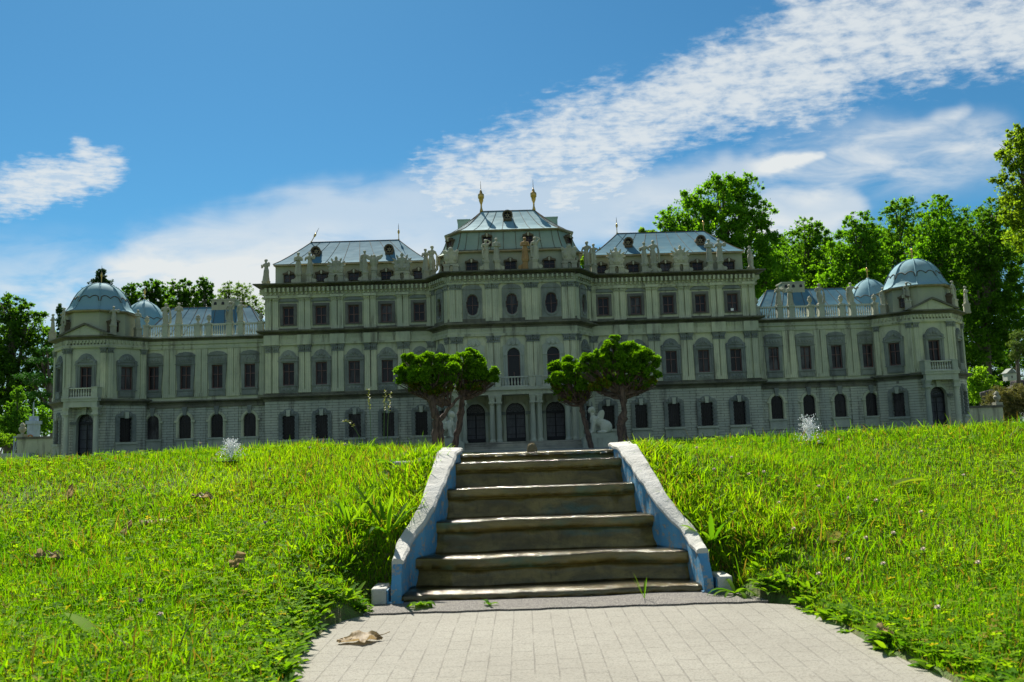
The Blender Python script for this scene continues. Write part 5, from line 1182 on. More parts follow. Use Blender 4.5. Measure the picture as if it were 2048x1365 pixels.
def row(lst,Y,z,side,ph=.055):
    for u,kind,desc,kw in lst:
        x=at(u,520,Y)[0]
        if kind=='T': statue(TRO,x,Y,z,ph-.008,desc,pw=.034,scroll=2,wide=True,cat='statue',fname='trophy',name='trophy_statue',**kw)
        elif kind=='S': statue(SHI,x,Y,z,ph-.005,desc,pw=.034,scroll=0,wide=True,fname='trophy',name='trophy_statue',**kw)
        elif kind=='E': statue(EAG,x,Y,z,ph+.01,desc,scroll=1,fname='eagle',name='eagle_statue',**kw)
        else: statue(FIG[kind],x,Y,z,ph,desc,**kw)
YC=5.345
row([(596.7,0,'statue with folded arms, nearest to the far left end of the left main roof',dict(rz=.2,scroll=-1)),
     (619,3,'statue holding a bundle to its shoulder, second along the left main roof front',dict(rz=-.1,scroll=1)),
     (672.5,'T','outer trophy of arms with fanned flags on the left main roof',{}),
     (729.7,4,'sturdy statue with hand on hip, beside the stone eagle on the left main roof',dict(rz=.3,scroll=-1)),
     (748,'E','stone eagle with raised wings on a pedestal at the middle of the left main roof',{}),
     (804,'T','inner trophy of arms with fanned flags on the left main roof',dict(sc=1.1)),
     (851,3,'broad statue carrying a load, outer of the pair left of the central block',dict(rz=.5,sc=1.0,pw=.034)),
     (865,2,'slender statue, inner of the pair left of the central block',dict(rz=.6,sc=1.12))],YC,CT,'left')
statue(FIG[3],at(531.9,520,5.55)[0],5.55,CT,.055,'broad cloaked statue at the far left corner of the left main roof',rz=-.4,sc=1.05,pw=.034)
row([(1175,2,'curly headed slender statue, inner of the pair right of the central block',dict(rz=-.5,sc=1.12)),
     (1188,4,'stout statue, outer of the pair right of the central block',dict(rz=-.3,sc=1.0)),
     (1232,'T','pyramid shaped trophy of arms at the inner end of the right main roof',dict(sc=1.05)),
     (1289.6,3,'stooping robed statue, left one of the middle pair on the right main roof',dict(rz=2.6,scroll=-1)),
     (1308,2,'statue with an arm akimbo, right one of the middle pair on the right main roof',dict(rz=-.3,scroll=1,sc=1.08)),
     (1361,'T','helmeted trophy with two raised flags in the outer half of the right main roof',dict(sc=1.05)),
     (1419,0,'cloaked statue with folded arms, left one of the outer pair on the right main roof',dict(rz=.1,scroll=-1,sc=1.05)),
     (1439,3,'straight standing statue, right one of the outer pair on the right main roof',dict(rz=-.2,scroll=1,sc=1.05))],YC,CT,'right')
statue(FIG[2],at(1499,500,5.55)[0],5.55,CT,.055,'lone statue at the far right corner of the right main roof before the trees',rz=.9,pw=.034)
YF=5.13
row([(971.6,1,'pale slim statue, first of the four before the central mansard',dict(scroll=-1,sc=.95,rz=.3)),
     (993.6,0,'pale broad robed statue, second of the four before the central mansard',dict(scroll=1,rz=.2)),
     (1050.7,0,'ochre stained statue, third of the four before the central mansard',dict(scroll=-1,mat=M['ochre'],rz=-.1)),
     (1070.5,1,'pale statue with an elbow raised behind its head beside the ochre one',dict(scroll=1,rz=-.2))],YF,1.5265,'c')
row([(902,'S','rough shield shaped trophy at the left corner of the central cornice',{}),(1138.5,'S','shield shaped trophy at the right corner of the central cornice',{})],5.20,1.5265,'c')
# low wing balustrades: pedestals are palace parts, what stands on them is not
def urn_t(x,y,z,label,s=1.0):
    mb=MB(); urn_prof(mb,(0,0,0),s); tag(link('urn',mb.mesh('urn',M['statue'],True),None,(x,y,z)),label,'urn','stone urns on the low wing balustrades')
yb=5.4+.0
L=[(294,'u','urn at the domed pavilion end of the left balustrade'),(331.8,2,'first statue from the domed pavilion on the left balustrade'),(357.8,0,'second statue from the domed pavilion on the left balustrade'),(396,'u','left one of the two urns at the middle of the left balustrade'),(418,'u','right one of the two urns at the middle of the left balustrade'),(459.7,1,'statue with arms about its head, before the left chimney'),(482,4,'statue holding out an orb, near the main block on the left balustrade'),(522,'u','urn where the left balustrade meets the main block')]
R=[(1512,'u','urn where the right balustrade meets the main block'),(1557.7,3,'first statue from the main block on the right balustrade'),(1581,0,'second statue from the main block on the right balustrade, before the chimney'),(1620,'u','urn between the second and third statues on the right balustrade'),(1641,2,'third statue from the main block on the right balustrade'),(1682,'u','urn between the third and fourth statues on the right balustrade'),(1704,4,'fourth statue from the main block on the right balustrade'),(1749,'u','urn at the domed pavilion end of the right balustrade')]
for lst,v in ((L,650),(R,612)):
    xs_=[]
    for u,kd,lab in lst:
        x=at(u,v,yb)[0]; xs_.append(x-XP)
        if kd=='u': urn_t(x,yb,1.292,'stone '+lab,.85)
        else:
            t=thing('statue','stone '+lab if not lab.startswith('statue') else 'stone '+lab,'statue',(x,yb,1.2925),(.2,-.2,.1)[kd%3],ROOFG); o=link('figure',FIG[kd],t,(0,0,.003)); o.scale=(1.1,1.1,.97)
    balustrade(xs_,0.0,BAL_Z0+.001,BAL_Z1,.032)
# end pavilions
for u,v,Y,kd,rz,lab in ((106,640,5.42,0,-1.3,'weathered statue at the far left corner of the left domed pavilion'),(128.4,625,5.20,2,-.8,'statue left of the gable on the left domed pavilion'),(226.9,640,5.20,3,.4,'statue between gable and dormer on the left domed pavilion'),(276,640,5.36,0,.9,'bust like statue at the inner corner of the left domed pavilion'),
                        (1767,600,5.36,4,-.9,'stooped statue at the inner corner of the right domed pavilion'),(1814,590,5.20,1,-.3,'statue between dormer and gable on the right domed pavilion'),(1905,580,5.20,2,.6,'statue right of the gable on the right domed pavilion'),(1931,590,5.42,3,1.2,'statue at the far right corner of the right domed pavilion')):
    x=at(u,v,Y)[0]; statue(FIG[kd],x,Y,1.2065,.062,lab,rz=rz,pw=.036,sc=.80,scroll=0)

# ---- sphinxes before the stair
def sphinx_mesh():
    mb=MB()
    mb.ball((.043,0,.036),(.033,.034,.036),14,10); mb.ball((.030,-.020,.032),(.028,.014,.030),12,8); mb.ball((.030,.020,.032),(.028,.014,.030),12,8)
    mb.tube([(.045,0,.042),(.020,0,.056),(-.008,0,.070),(-.028,0,.080)],[.030,.027,.026,.024],12); mb.ball((-.030,0,.078),(.022,.025,.026),12,9)
    for s in (-1,1):
        mb.tube([(-.030,s*.014,.072),(-.036,s*.016,.040),(-.042,s*.016,.008)],[.014,.010,.0085],10); mb.ball((-.049,s*.016,.006),(.013,.009,.007),10,6)
        mb.ball((.012,s*.028,.008),(.030,.010,.009),10,7); mb.ball((-.036,s*.011,.082),(.010,.009,.010),8,6)
        mb.ball((.010,s*.013,.098),(.019,.006,.034),12,9,Matrix.Rotation(.30,4,'Y')); mb.ball((.018,s*.013,.112),(.015,.005,.022),10,8,Matrix.Rotation(.15,4,'Y')); mb.tube([(-.016,s*.014,.078),(-.002,s*.014,.088)],[.013,.013],8)
    mb.tube([(-.033,0,.092),(-.038,0,.116)],[.013,.011],10); mb.ball((-.045,0,.133),(.0155,.0145,.018),12,9); mb.ball((-.037,0,.138),(.0175,.0165,.0165),12,9); mb.ball((-.028,0,.128),(.009,.012,.010),10,7); mb.ball((-.060,0,.131),(.004,.003,.0045),8,6); mb.ball((-.056,0,.122),(.005,.006,.004),8,6)
    mb.tube([(.072,.0,.02),(.066,.026,.008),(.035,.036,.006)],[.006,.006,.005],8)
    return organic(mb,'figure',M['white'],.0022,3,.35)
SPH=sphinx_mesh()
for s,u,lab in ((-1,893,'white winged sphinx half hidden behind the trunks left of the stair'),(1,1199,'white winged sphinx on a stone block right of the stair')):
    x=at(u,870,4.88)[0]; t=thing('sphinx_statue',lab,'statue',(x,4.88,ZP),0,'white sphinxes flanking the palace stair')
    mb=MB(); mb.box(-.100,.100,-.06,.06,-.01,.055); mb.box(-.090,.090,-.052,.052,.055,.063); mb.box(-.082,.082,-.046,.046,.063,.080); link('pedestal',mb.mesh('pedestal',M['porch']),t)
    o=link('figure',SPH,t,(0,0,.080),(0 if s>0 else PI)); o.rotation_euler.z=(.06 if s>0 else PI-.5)

# ---- water jets on the lawn
m,k,out=newmat('splashing_water'); p=principled(k,out,Base_Color=(.95,.95,.95),Roughness=.12); p.inputs['Transmission Weight'].default_value=.15; p.inputs['IOR'].default_value=1.33; M['splash']=m
def jet(x,y,z,h,w,seed,label):
    r=random.Random(seed); t=thing('water_jet',label,'fountain',(x,y,z),group='small water jets on the lawn')
    a_=MB(); d=MB()
    for i in range(15):
        an=r.uniform(0,2*PI); sp=r.uniform(.15,1)*w; hh=h*r.uniform(.55,1); tp=r.uniform(.45,.7); pts=[]
        for q in range(8):
            u=tp*q/7; pts.append((sp*u*math.cos(an)*1.1,sp*u*math.sin(an)*1.1,hh*(1-((u-.5)/.5)**2)))
        a_.tube(pts,[.003-.0022*q/7 for q in range(8)],5)
    for i in range(520):
        an=r.uniform(0,2*PI); sp=r.uniform(.1,.95)*w; u=r.uniform(.25,.98); hh=h*r.uniform(.5,1.02); s_=r.uniform(.001,.0026)
        d.ball((sp*u*math.cos(an)+r.gauss(0,.004),sp*u*math.sin(an),max(.0,hh*(1-((u-.5)/.5)**2)+r.gauss(0,.004))),(s_,s_,s_*r.uniform(1,1.8)),6,4)
    d.lathe([(w*.75,.0),(w*.8,.003),(w*.4,.002),(.002,.003)],(0,0,-.004),24); link('jet',a_.mesh('jet',M['splash'],True),t); link('droplets',d.mesh('droplets',M['splash'],True,fix=False),t)
x,y,z=lawn_at(462,925); jet(x,y,z+.01,.095,.085,4,'glittering low water jet on the left lawn')
x,y,z=lawn_at(1620,890); jet(x,y,z+.01,.125,.085,9,'glittering taller water jet spraying up on the right lawn')
# ------------------------------------------------------------------ foliage
def leaf_quads(c,n,nrm,size,width=.6,seed=0,curl=.25):
    """diamond leaves: c centres, n growth directions, nrm face normals"""
    r=np.random.default_rng(seed); N_=len(c); s=(size*r.uniform(.6,1.3,N_))[:,None]
    n=n/np.linalg.norm(n,axis=1)[:,None]; side=np.cross(n,nrm); side/=np.linalg.norm(side,axis=1)[:,None]+1e-9; up_=np.cross(side,n)
    V=np.stack([c-n*s*.5,c-side*s*width*.5+up_*s*curl*.5,c+n*s*.5,c+side*s*width*.5+up_*s*curl*.5],1)
    return V.reshape(-1,3)
def rnd_dir(r,n): v=r.standard_normal((n,3)); return v/np.linalg.norm(v,axis=1)[:,None]
def crown(lobes,n_per,size,seed,clump=.28,shell=.55,upb=.35,droop=0.,clumps_per=1.0,width=.6):
    """lobes: (centre, (rx,ry,rz)); leaves gather in clumps towards each lobe's outside"""
    r=np.random.default_rng(seed); C=[];A=[];K=[]
    for (c,rad),n in zip(lobes,n_per):
        c=np.array(c);rad=np.array(rad); m_=max(10,int(34*clumps_per)); d=rnd_dir(r,m_); q=(shell+(1.12-shell)*r.random(m_)**.7)[:,None]; q=np.where(r.random((m_,1))<.3,q*.6,q); cc=c+d*rad*q
        wgt=r.random(m_)**2.5+.06; idx=r.choice(m_,n,p=wgt/wgt.sum()); cr=rad.mean()*clump*(.35+1.0*r.random(m_)); p=cc[idx]+rnd_dir(r,n)*(cr[idx]*np.abs(r.normal(.55,.35,n)))[:,None]*np.array([1,1,.8])
        u_=r.random(n)<.10; p=np.where(u_[:,None],c+rnd_dir(r,n)*rad*(r.random(n)**.4)[:,None]*.98,p)
        C.append(p);A.append((p-c)/rad*.5+rnd_dir(r,n)*.8+np.array([0,0,upb-droop])); K.append(np.where(u_,r.random(n),r.random(m_)[idx]))
    c=np.concatenate(C);a=np.concatenate(A);k_=np.concatenate(K)
    nrm=rnd_dir(r,len(c))+np.array([0,-.15,.6])
    return leaf_quads(c,a,nrm,size,width,seed+1),k_
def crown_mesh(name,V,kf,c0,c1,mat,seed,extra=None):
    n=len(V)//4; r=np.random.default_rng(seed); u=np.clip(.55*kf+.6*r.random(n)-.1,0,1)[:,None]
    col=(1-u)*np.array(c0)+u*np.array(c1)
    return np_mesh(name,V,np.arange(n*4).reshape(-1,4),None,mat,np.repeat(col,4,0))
M['leaf']=mat_leaf('tree_leaf',trans=.70,rough=.55,tcol=(1.3,1.3,.25),spec=.12,gain=1.9)
M['needle']=mat_leaf('conifer_spray',gain=1.5,trans=.35,rough=.6,tcol=(1.2,1.2,.4),spec=.2)
M['bark']=mat_bark('tree_bark',(.16,.13,.10),(.07,.055,.04),12)
M['redbark']=mat_bark('red_brown_bark',(.13,.085,.06),(.045,.03,.022),110)
def pxm(u,v,Y): x,z=at(u,v,Y); return np.array([x,Y,z])
def tree(name,label,lobes_px,Y,base_u,size,dens=.8,c0=(.04,.10,.012),c1=(.11,.21,.02),seed=1,group=None,mat='leaf',trunk_r=.12,clump=.3,cat='tree',upb=.35,flat=1,base_z=.43,bark='bark',clumps_per=1.0,shell=.55,width=.6,limbs=True):
    k_=Y/F_PX; r=random.Random(seed); bx=at(base_u,860,Y)[0]; root=np.array([bx,Y,base_z])
    L=[];n=[]
    for q in lobes_px:
        u,v,ru,rv=q[:4]; ru*=(1.18 if group==GR else 1); yo=q[4] if len(q)>4 else r.uniform(-.5,.5)*min(ru,rv)*k_
        c=pxm(u,v,Y); c[1]+=yo; L.append((c,(ru*k_,min(ru,rv)*k_*1.0*flat if flat!=1 else max(ru,rv)*k_*.8,rv*k_))); n.append(int(ru*rv*dens*3.6)+120)
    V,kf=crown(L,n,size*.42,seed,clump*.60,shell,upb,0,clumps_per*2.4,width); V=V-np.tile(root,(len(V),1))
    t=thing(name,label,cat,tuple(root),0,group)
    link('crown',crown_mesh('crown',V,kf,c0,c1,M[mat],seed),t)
    mb=MB(); top=max(L,key=lambda q:q[0][2])[0]-root; mid=np.array([top[0]*.35,top[1]*.3,top[2]*.5])
    mb.tube([(0,0,-.1),tuple(mid*.5+np.array([.0,0,0])),tuple(mid),tuple(lerp(mid,top,.55)),tuple(top)],[trunk_r,trunk_r*.85,trunk_r*.65,trunk_r*.4,trunk_r*.1],8)
    if limbs:
        for c,rad in L:
            e=c-root; s_=mid*r.uniform(.55,1.1); m_=lerp(s_,e,.5)+np.array([0,0,.08*np.linalg.norm(e-s_)]); mb.tube([tuple(s_),tuple(m_),tuple(e)],[trunk_r*.35,trunk_r*.22,trunk_r*.06],6)
            for i in range(5):
                d=np.array([r.uniform(-1,1),r.uniform(-1,1),r.uniform(-.3,1)])*np.array(rad)*.8; mb.tube([tuple(lerp(s_,e,.75)),tuple(e+d*.5),tuple(e+d)],[trunk_r*.12,trunk_r*.08,trunk_r*.03],5)
    link('trunk',mb.mesh('trunk',M[bark],True),t); return t
# broadleaf trees on the right, behind the palace
GR='broadleaf trees behind the right half of the palace'
BG=((.04,.11,.010),(.10,.21,.016)); 
tree('plane_tree','tall airy plane tree rising above the right main roof, taller than its neighbours',[(1440,385,48,34),(1485,378,34,30),(1392,420,44,44),(1455,440,62,44),(1510,430,30,40),(1345,440,30,24),(1400,490,70,42),(1475,500,70,50),(1345,470,30,26),(1520,510,45,50),(1440,560,100,50),(1540,560,50,50)],17,1450,.15,.62,*BG,seed=11,group=GR,trunk_r=.13,clump=.34,clumps_per=.75)
tree('plane_tree','round topped tree standing just right of the tallest plane tree',[(1612,475,38,38),(1590,540,60,50),(1640,540,50,50),(1600,610,80,50)],18,1610,.13,.9,(.035,.095,.010),(.09,.185,.016),seed=12,group=GR)
tree('plane_tree','broad bushy tree directly behind the hipped roof of the right low wing',[(1715,465,32,40),(1735,500,48,40),(1700,530,55,55),(1745,570,50,60),(1680,590,60,50)],17,1715,.13,.9,*BG,seed=13,group=GR)
tree('plane_tree','narrow headed tree left of the big dome of the right pavilion',[(1795,430,32,34),(1788,480,44,44),(1800,540,55,50),(1770,590,55,40)],19,1795,.13,.9,(.035,.09,.012),(.10,.20,.018),seed=14,group=GR)
tree('plane_tree','pointed tree directly above the big dome of the right pavilion',[(1882,415,26,30),(1870,460,44,40),(1900,500,50,44),(1855,530,50,50),(1900,580,60,60)],18,1880,.13,.9,*BG,seed=15,group=GR)
tree('plane_tree','dark leaning tree right of the right pavilion, between pointed tree and edge tree',[(1960,470,34,36),(1985,430,30,30),(1945,520,46,46),(1990,530,60,60),(1960,600,60,60),(2000,650,60,70),(1940,680,50,60)],17,1975,.12,.85,(.018,.055,.008),(.075,.16,.014),seed=16,group=GR)
tree('plane_tree','sunlit golden green tree cut by the right edge of the photo',[(2035,310,30,44),(2045,375,42,46),(2050,280,26,34),(2036,430,34,36),(2060,470,40,40)],11,2135,.095,1.0,(.05,.10,.012),(.15,.21,.025),seed=17,group=GR,trunk_r=.08)
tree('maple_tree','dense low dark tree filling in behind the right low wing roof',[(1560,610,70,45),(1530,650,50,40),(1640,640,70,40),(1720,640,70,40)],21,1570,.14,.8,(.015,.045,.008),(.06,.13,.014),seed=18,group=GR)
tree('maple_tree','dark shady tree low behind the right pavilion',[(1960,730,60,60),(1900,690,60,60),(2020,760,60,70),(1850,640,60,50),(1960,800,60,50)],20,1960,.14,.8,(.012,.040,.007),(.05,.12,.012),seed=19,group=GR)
tree('maple_tree','mid green tree between the tall plane tree and the round topped tree',[(1560,520,34,36),(1575,560,50,40),(1535,585,50,44),(1600,590,50,50)],20,1562,.13,.9,(.035,.095,.010),(.09,.185,.016),seed=24,group=GR)
tree('maple_tree','mid green tree in the dip between the bushy tree and the narrow headed tree',[(1762,520,34,40),(1770,570,44,50),(1745,620,60,50),(1810,610,50,50)],21,1765,.13,.9,(.035,.095,.010),(.09,.185,.016),seed=25,group=GR)
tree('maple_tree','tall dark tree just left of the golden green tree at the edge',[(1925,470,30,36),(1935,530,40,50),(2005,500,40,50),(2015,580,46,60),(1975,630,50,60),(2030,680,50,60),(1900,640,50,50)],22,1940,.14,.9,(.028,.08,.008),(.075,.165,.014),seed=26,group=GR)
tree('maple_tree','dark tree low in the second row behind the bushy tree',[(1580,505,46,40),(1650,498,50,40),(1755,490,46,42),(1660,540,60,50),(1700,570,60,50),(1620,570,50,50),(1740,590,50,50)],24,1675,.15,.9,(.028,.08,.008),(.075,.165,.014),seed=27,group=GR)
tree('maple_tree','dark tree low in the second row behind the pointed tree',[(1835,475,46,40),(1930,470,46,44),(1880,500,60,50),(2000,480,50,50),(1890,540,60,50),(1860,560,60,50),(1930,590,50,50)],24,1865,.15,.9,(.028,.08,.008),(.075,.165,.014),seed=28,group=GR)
tree('bushy_shrub','bright leafy shrub between the right pavilion and the rockery',[(1962,755,26,24),(1985,775,20,22),(1950,785,24,24)],9,1965,.06,1.6,(.07,.15,.015),(.16,.27,.025),seed=20,cat='shrub',trunk_r=.02)
tree('maple_tree','small tree top peeping out between central block and right main roof',[(1170,525,10,18),(1176,560,14,20),(1172,590,16,20)],24,1172,.16,3.2,(.06,.12,.015),(.13,.22,.02),seed=21,trunk_r=.05,limbs=False)
tree('maple_tree','thin tree top behind the ridge of the right main roof left of the plane tree',[(1284,465,6,12),(1300,470,14,8),(1290,490,16,12)],24,1290,.16,3.2,(.06,.12,.015),(.13,.22,.02),seed=22,trunk_r=.05,limbs=False)
# left side
GL_='dark trees behind the left low wing'
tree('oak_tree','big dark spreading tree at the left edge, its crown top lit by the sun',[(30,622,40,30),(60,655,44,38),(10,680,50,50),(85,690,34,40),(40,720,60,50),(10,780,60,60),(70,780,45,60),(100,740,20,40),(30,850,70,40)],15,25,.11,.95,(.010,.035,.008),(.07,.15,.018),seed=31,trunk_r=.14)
tree('fir_tree','dark fir whose tip shows directly behind the left dome',[(203,552,9,13),(201,568,22,12),(206,584,32,13),(196,598,38,12),(208,610,40,12),(200,640,38,24)],20,203,.14,5,(.008,.028,.012),(.03,.07,.02),seed=32,mat='needle',trunk_r=.06,clump=.35,limbs=False,width=.35)
tree('oak_tree','leftmost round crowned tree of the dark row behind the left low wing',[(262,590,20,26),(250,620,22,26),(275,625,30,24)],18,265,.12,1.4,(.010,.035,.008),(.06,.14,.016),seed=33,group=GL_)
tree('oak_tree','second tree of the dark row, behind the small left dome',[(305,580,26,22),(325,600,30,26),(300,625,40,24)],18.5,310,.12,1.4,(.010,.035,.008),(.06,.14,.016),seed=34,group=GL_)
tree('oak_tree','third tree of the dark row, left of the tall one',[(360,582,30,22),(375,605,30,26),(355,625,36,24)],18,360,.12,1.4,(.012,.04,.008),(.065,.14,.016),seed=35,group=GL_)
tree('oak_tree','taller narrow tree closing the dark row near the chimney',[(410,575,15,22),(405,600,20,24),(415,625,28,24)],18.5,410,.12,1.5,(.010,.035,.008),(.06,.14,.016),seed=36,group=GL_)
tree('willow_tree','pale grey green willow between chimney and left main block',[(455,585,22,24),(490,590,22,24),(510,615,22,28),(465,620,34,26),(440,610,18,24)],20,480,.10,1.7,(.035,.08,.022),(.09,.145,.035),seed=37,trunk_r=.08,upb=.1,width=.3)
tree('cypress_tree','slim columnar conifer left of the left pavilion dome',[(119,620,5,12),(121,645,7,16),(121,680,9,20),(118,720,10,24)],14,120,.09,2.2,(.015,.045,.015),(.05,.11,.025),seed=38,mat='needle',trunk_r=.03,limbs=False)
tree('cedar_tree','cedar with layered drooping boughs left of the left pavilion',[(85,722,34,5),(62,752,34,5),(85,765,36,6),(75,790,40,6),(95,812,30,6),(92,700,20,6),(70,835,40,7),(100,850,30,8)],10.5,112,.055,3.4,(.012,.06,.012),(.05,.15,.022),seed=39,mat='needle',trunk_r=.05,clump=.4,width=.28,upb=-.1,shell=.3)
tree('young_tree','small light green conical tree behind the grey scaffold model',[(36,790,12,18),(30,820,24,20),(45,845,26,22),(15,850,24,22),(30,870,30,16)],8.5,32,.045,2.4,(.03,.09,.012),(.09,.18,.025),seed=40,trunk_r=.025)
tree('bushy_shrub','bright green bush against the left pavilion wall',[(88,830,14,18),(95,855,14,16),(78,850,10,14)],7.2,90,.035,3.0,(.04,.11,.012),(.10,.20,.02),seed=41,cat='shrub',trunk_r=.012)
tree('bushy_shrub','low yellow green bush at the bottom left beside the scaffold model',[(8,880,24,14),(-20,885,24,16)],6.8,0,.03,3.0,(.05,.11,.012),(.11,.19,.02),seed=42,cat='shrub',trunk_r=.01)
# rockery at the right edge
m,k,out=newmat('dark_rock'); P=k.pos(); a=k.noise(P,9,6,.65); p=principled(k,out,Base_Color=k.mix(k.ss(a,.35,.65),(.035,.030,.028),(.12,.105,.10)),Roughness=.9); k.put(p.inputs['Normal'],k.bump(a,.9,.05)); M['rock']=m
mb=MB(); rr=random.Random(8); b0=pxm(2030,800,6.6)
for i in range(46):
    q=MB(Matrix.Translation((rr.uniform(-.10,.40),rr.uniform(-.15,.2),rr.uniform(-.2,.16)))@Matrix.Rotation(rr.uniform(0,3),4,Vector((rr.random(),rr.random(),rr.random()+.1)).normalized())); e=rr.uniform(.03,.075); q.box(-e,e,-e*.7,e*.8,-e*.9,e*.6); o=len(mb.v); mb.v+=q.v; mb.f+=[[i_+o for i_ in f] for f in q.f]
o=tag(link('rock_mound',organic(mb,'rock_mound',M['rock'],.010,1,.2),None,(b0[0]+.05,6.75,ZP+.22)),'dark rugged rock mound of the rockery at the right edge','rock')
tree('juniper_shrub','brownish green spreading juniper at the foot of the rockery',[(1992,800,30,20),(2025,790,34,22),(2005,830,40,18),(1985,835,26,14),(2045,820,30,26)],6.0,2010,.028,4.2,(.05,.07,.02),(.17,.15,.06),seed=51,cat='shrub',mat='needle',trunk_r=.012,clump=.35,width=.3)
tree('dwarf_pine','small dwarf pine with a cloud shaped top growing on the rock mound',[(2038,672,16,12),(2030,690,18,10),(2046,700,20,16),(2028,712,10,10)],6.6,2046,.026,7,(.05,.10,.02),(.15,.21,.05),seed=52,mat='needle',trunk_r=.02,base_z=.75,width=.3,cat='tree')
hx,hz=at(2020,762,6.35); t=thing('model_house','tiny white model house with a pitched roof on the rockery','model house',(hx,6.35,hz))
mb=MB(); mb.box(-.035,.035,-.03,.03,0,.055); link('wall',mb.mesh('wall',M['white']),t)
mb=MB(); mb.prism_xz([(-.042,.0555),(.042,.0555),(0,.092)],-.036,.036); link('roof',mb.mesh('roof',M['grey']),t)
mb=MB(); mb.box(-.004,.004,-.032,-.0302,.018,.036); link('window',mb.mesh('window',M['pane']),t)
hx,hz=at(2020,775,6.35); 
# grey scaffold model beyond the left pavilion
M['bluegrey']=mat_plain('blue_grey_paint',(.34,.40,.48),.6); M['orange']=mat_plain('orange_brick_paint',(.42,.16,.05),.8)
x0,_=at(30,880,6.6); x1,_=at(74,880,6.6); t=thing('model_tower','blue grey model tower with scaffold frame and orange arch beyond the garden wall','model',((x0+x1)/2,6.6,ZP)); w=(x1-x0)/2
mb=MB(); mb.box(w*.25,w*.95,-.03,.05,0,.30); mb.box(w*.15,w*1.05,-.04,.06,.30,.325); mb.box(w*.35,w*.85,-.02,.04,.325,.36); link('tower',mb.mesh('tower',M['bluegrey']),t)
mb=MB(Matrix.Translation((w*.6,-.034,.14))); mb.ring(archp(w*.24,-.12,.06),archp(w*.15,-.12,.06),-.006,.004,.003); link('arch',mb.mesh('arch',M['orange']),t)
mb=MB(Matrix.Translation((w*.6,-.034,.14))); mb.prism_xz(archp(w*.15,-.12,.06),.0,.003); link('pane',mb.mesh('pane',M['white']),t)
mb=MB(); mb.tube([(w*.6,0,.36),(w*.6,0,.47)],.004,6); link('mast',mb.mesh('mast',M['bluegrey']),t)
mb=MB()
for x in (-.95,-.6,-.2,.15): mb.tube([(w*x,-.02,0),(w*x,-.02,.20)],.004,5); mb.tube([(w*x,.04,0),(w*x,.04,.20)],.004,5)
for z in (.05,.11,.17,.20): mb.tube([(-w*.98,-.02,z),(w*.2,-.02,z)],.003,5); mb.tube([(-w*.98,.04,z),(w*.2,.04,z)],.003,5)
for a,b in ((-.95,-.6),(-.2,-.6),(-.2,.15)): mb.tube([(w*a,-.024,.02),(w*b,-.024,.19)],.003,5)
mb.box(-w*.98,w*.2,-.03,.05,.203,.210); mb.tube([(-w*1.1,-.05,-.02),(-w*.85,-.02,.17)],.003,5); link('scaffold',mb.mesh('scaffold',M['bluegrey']),t)
mb=MB(); xk0,zk=at(-60,914,4.95); xk1,_=at(62,908,4.95); mb.box(xk0,xk1,4.93,4.99,.40,zk+.012); tag(link('kerb',mb.mesh('kerb',M['conc'])),'pale concrete kerb at the end of the lawn left of the palace','kerb',kind='structure')
mb=MB(); xk0,zk=at(2010,858,5.0); mb.box(xk0,xk0+1.6,4.95,5.15,.40,zk); tag(link('pavement',mb.mesh('pavement',M['conc'])),'strip of pale pavement right of the palace','pavement',kind='structure')

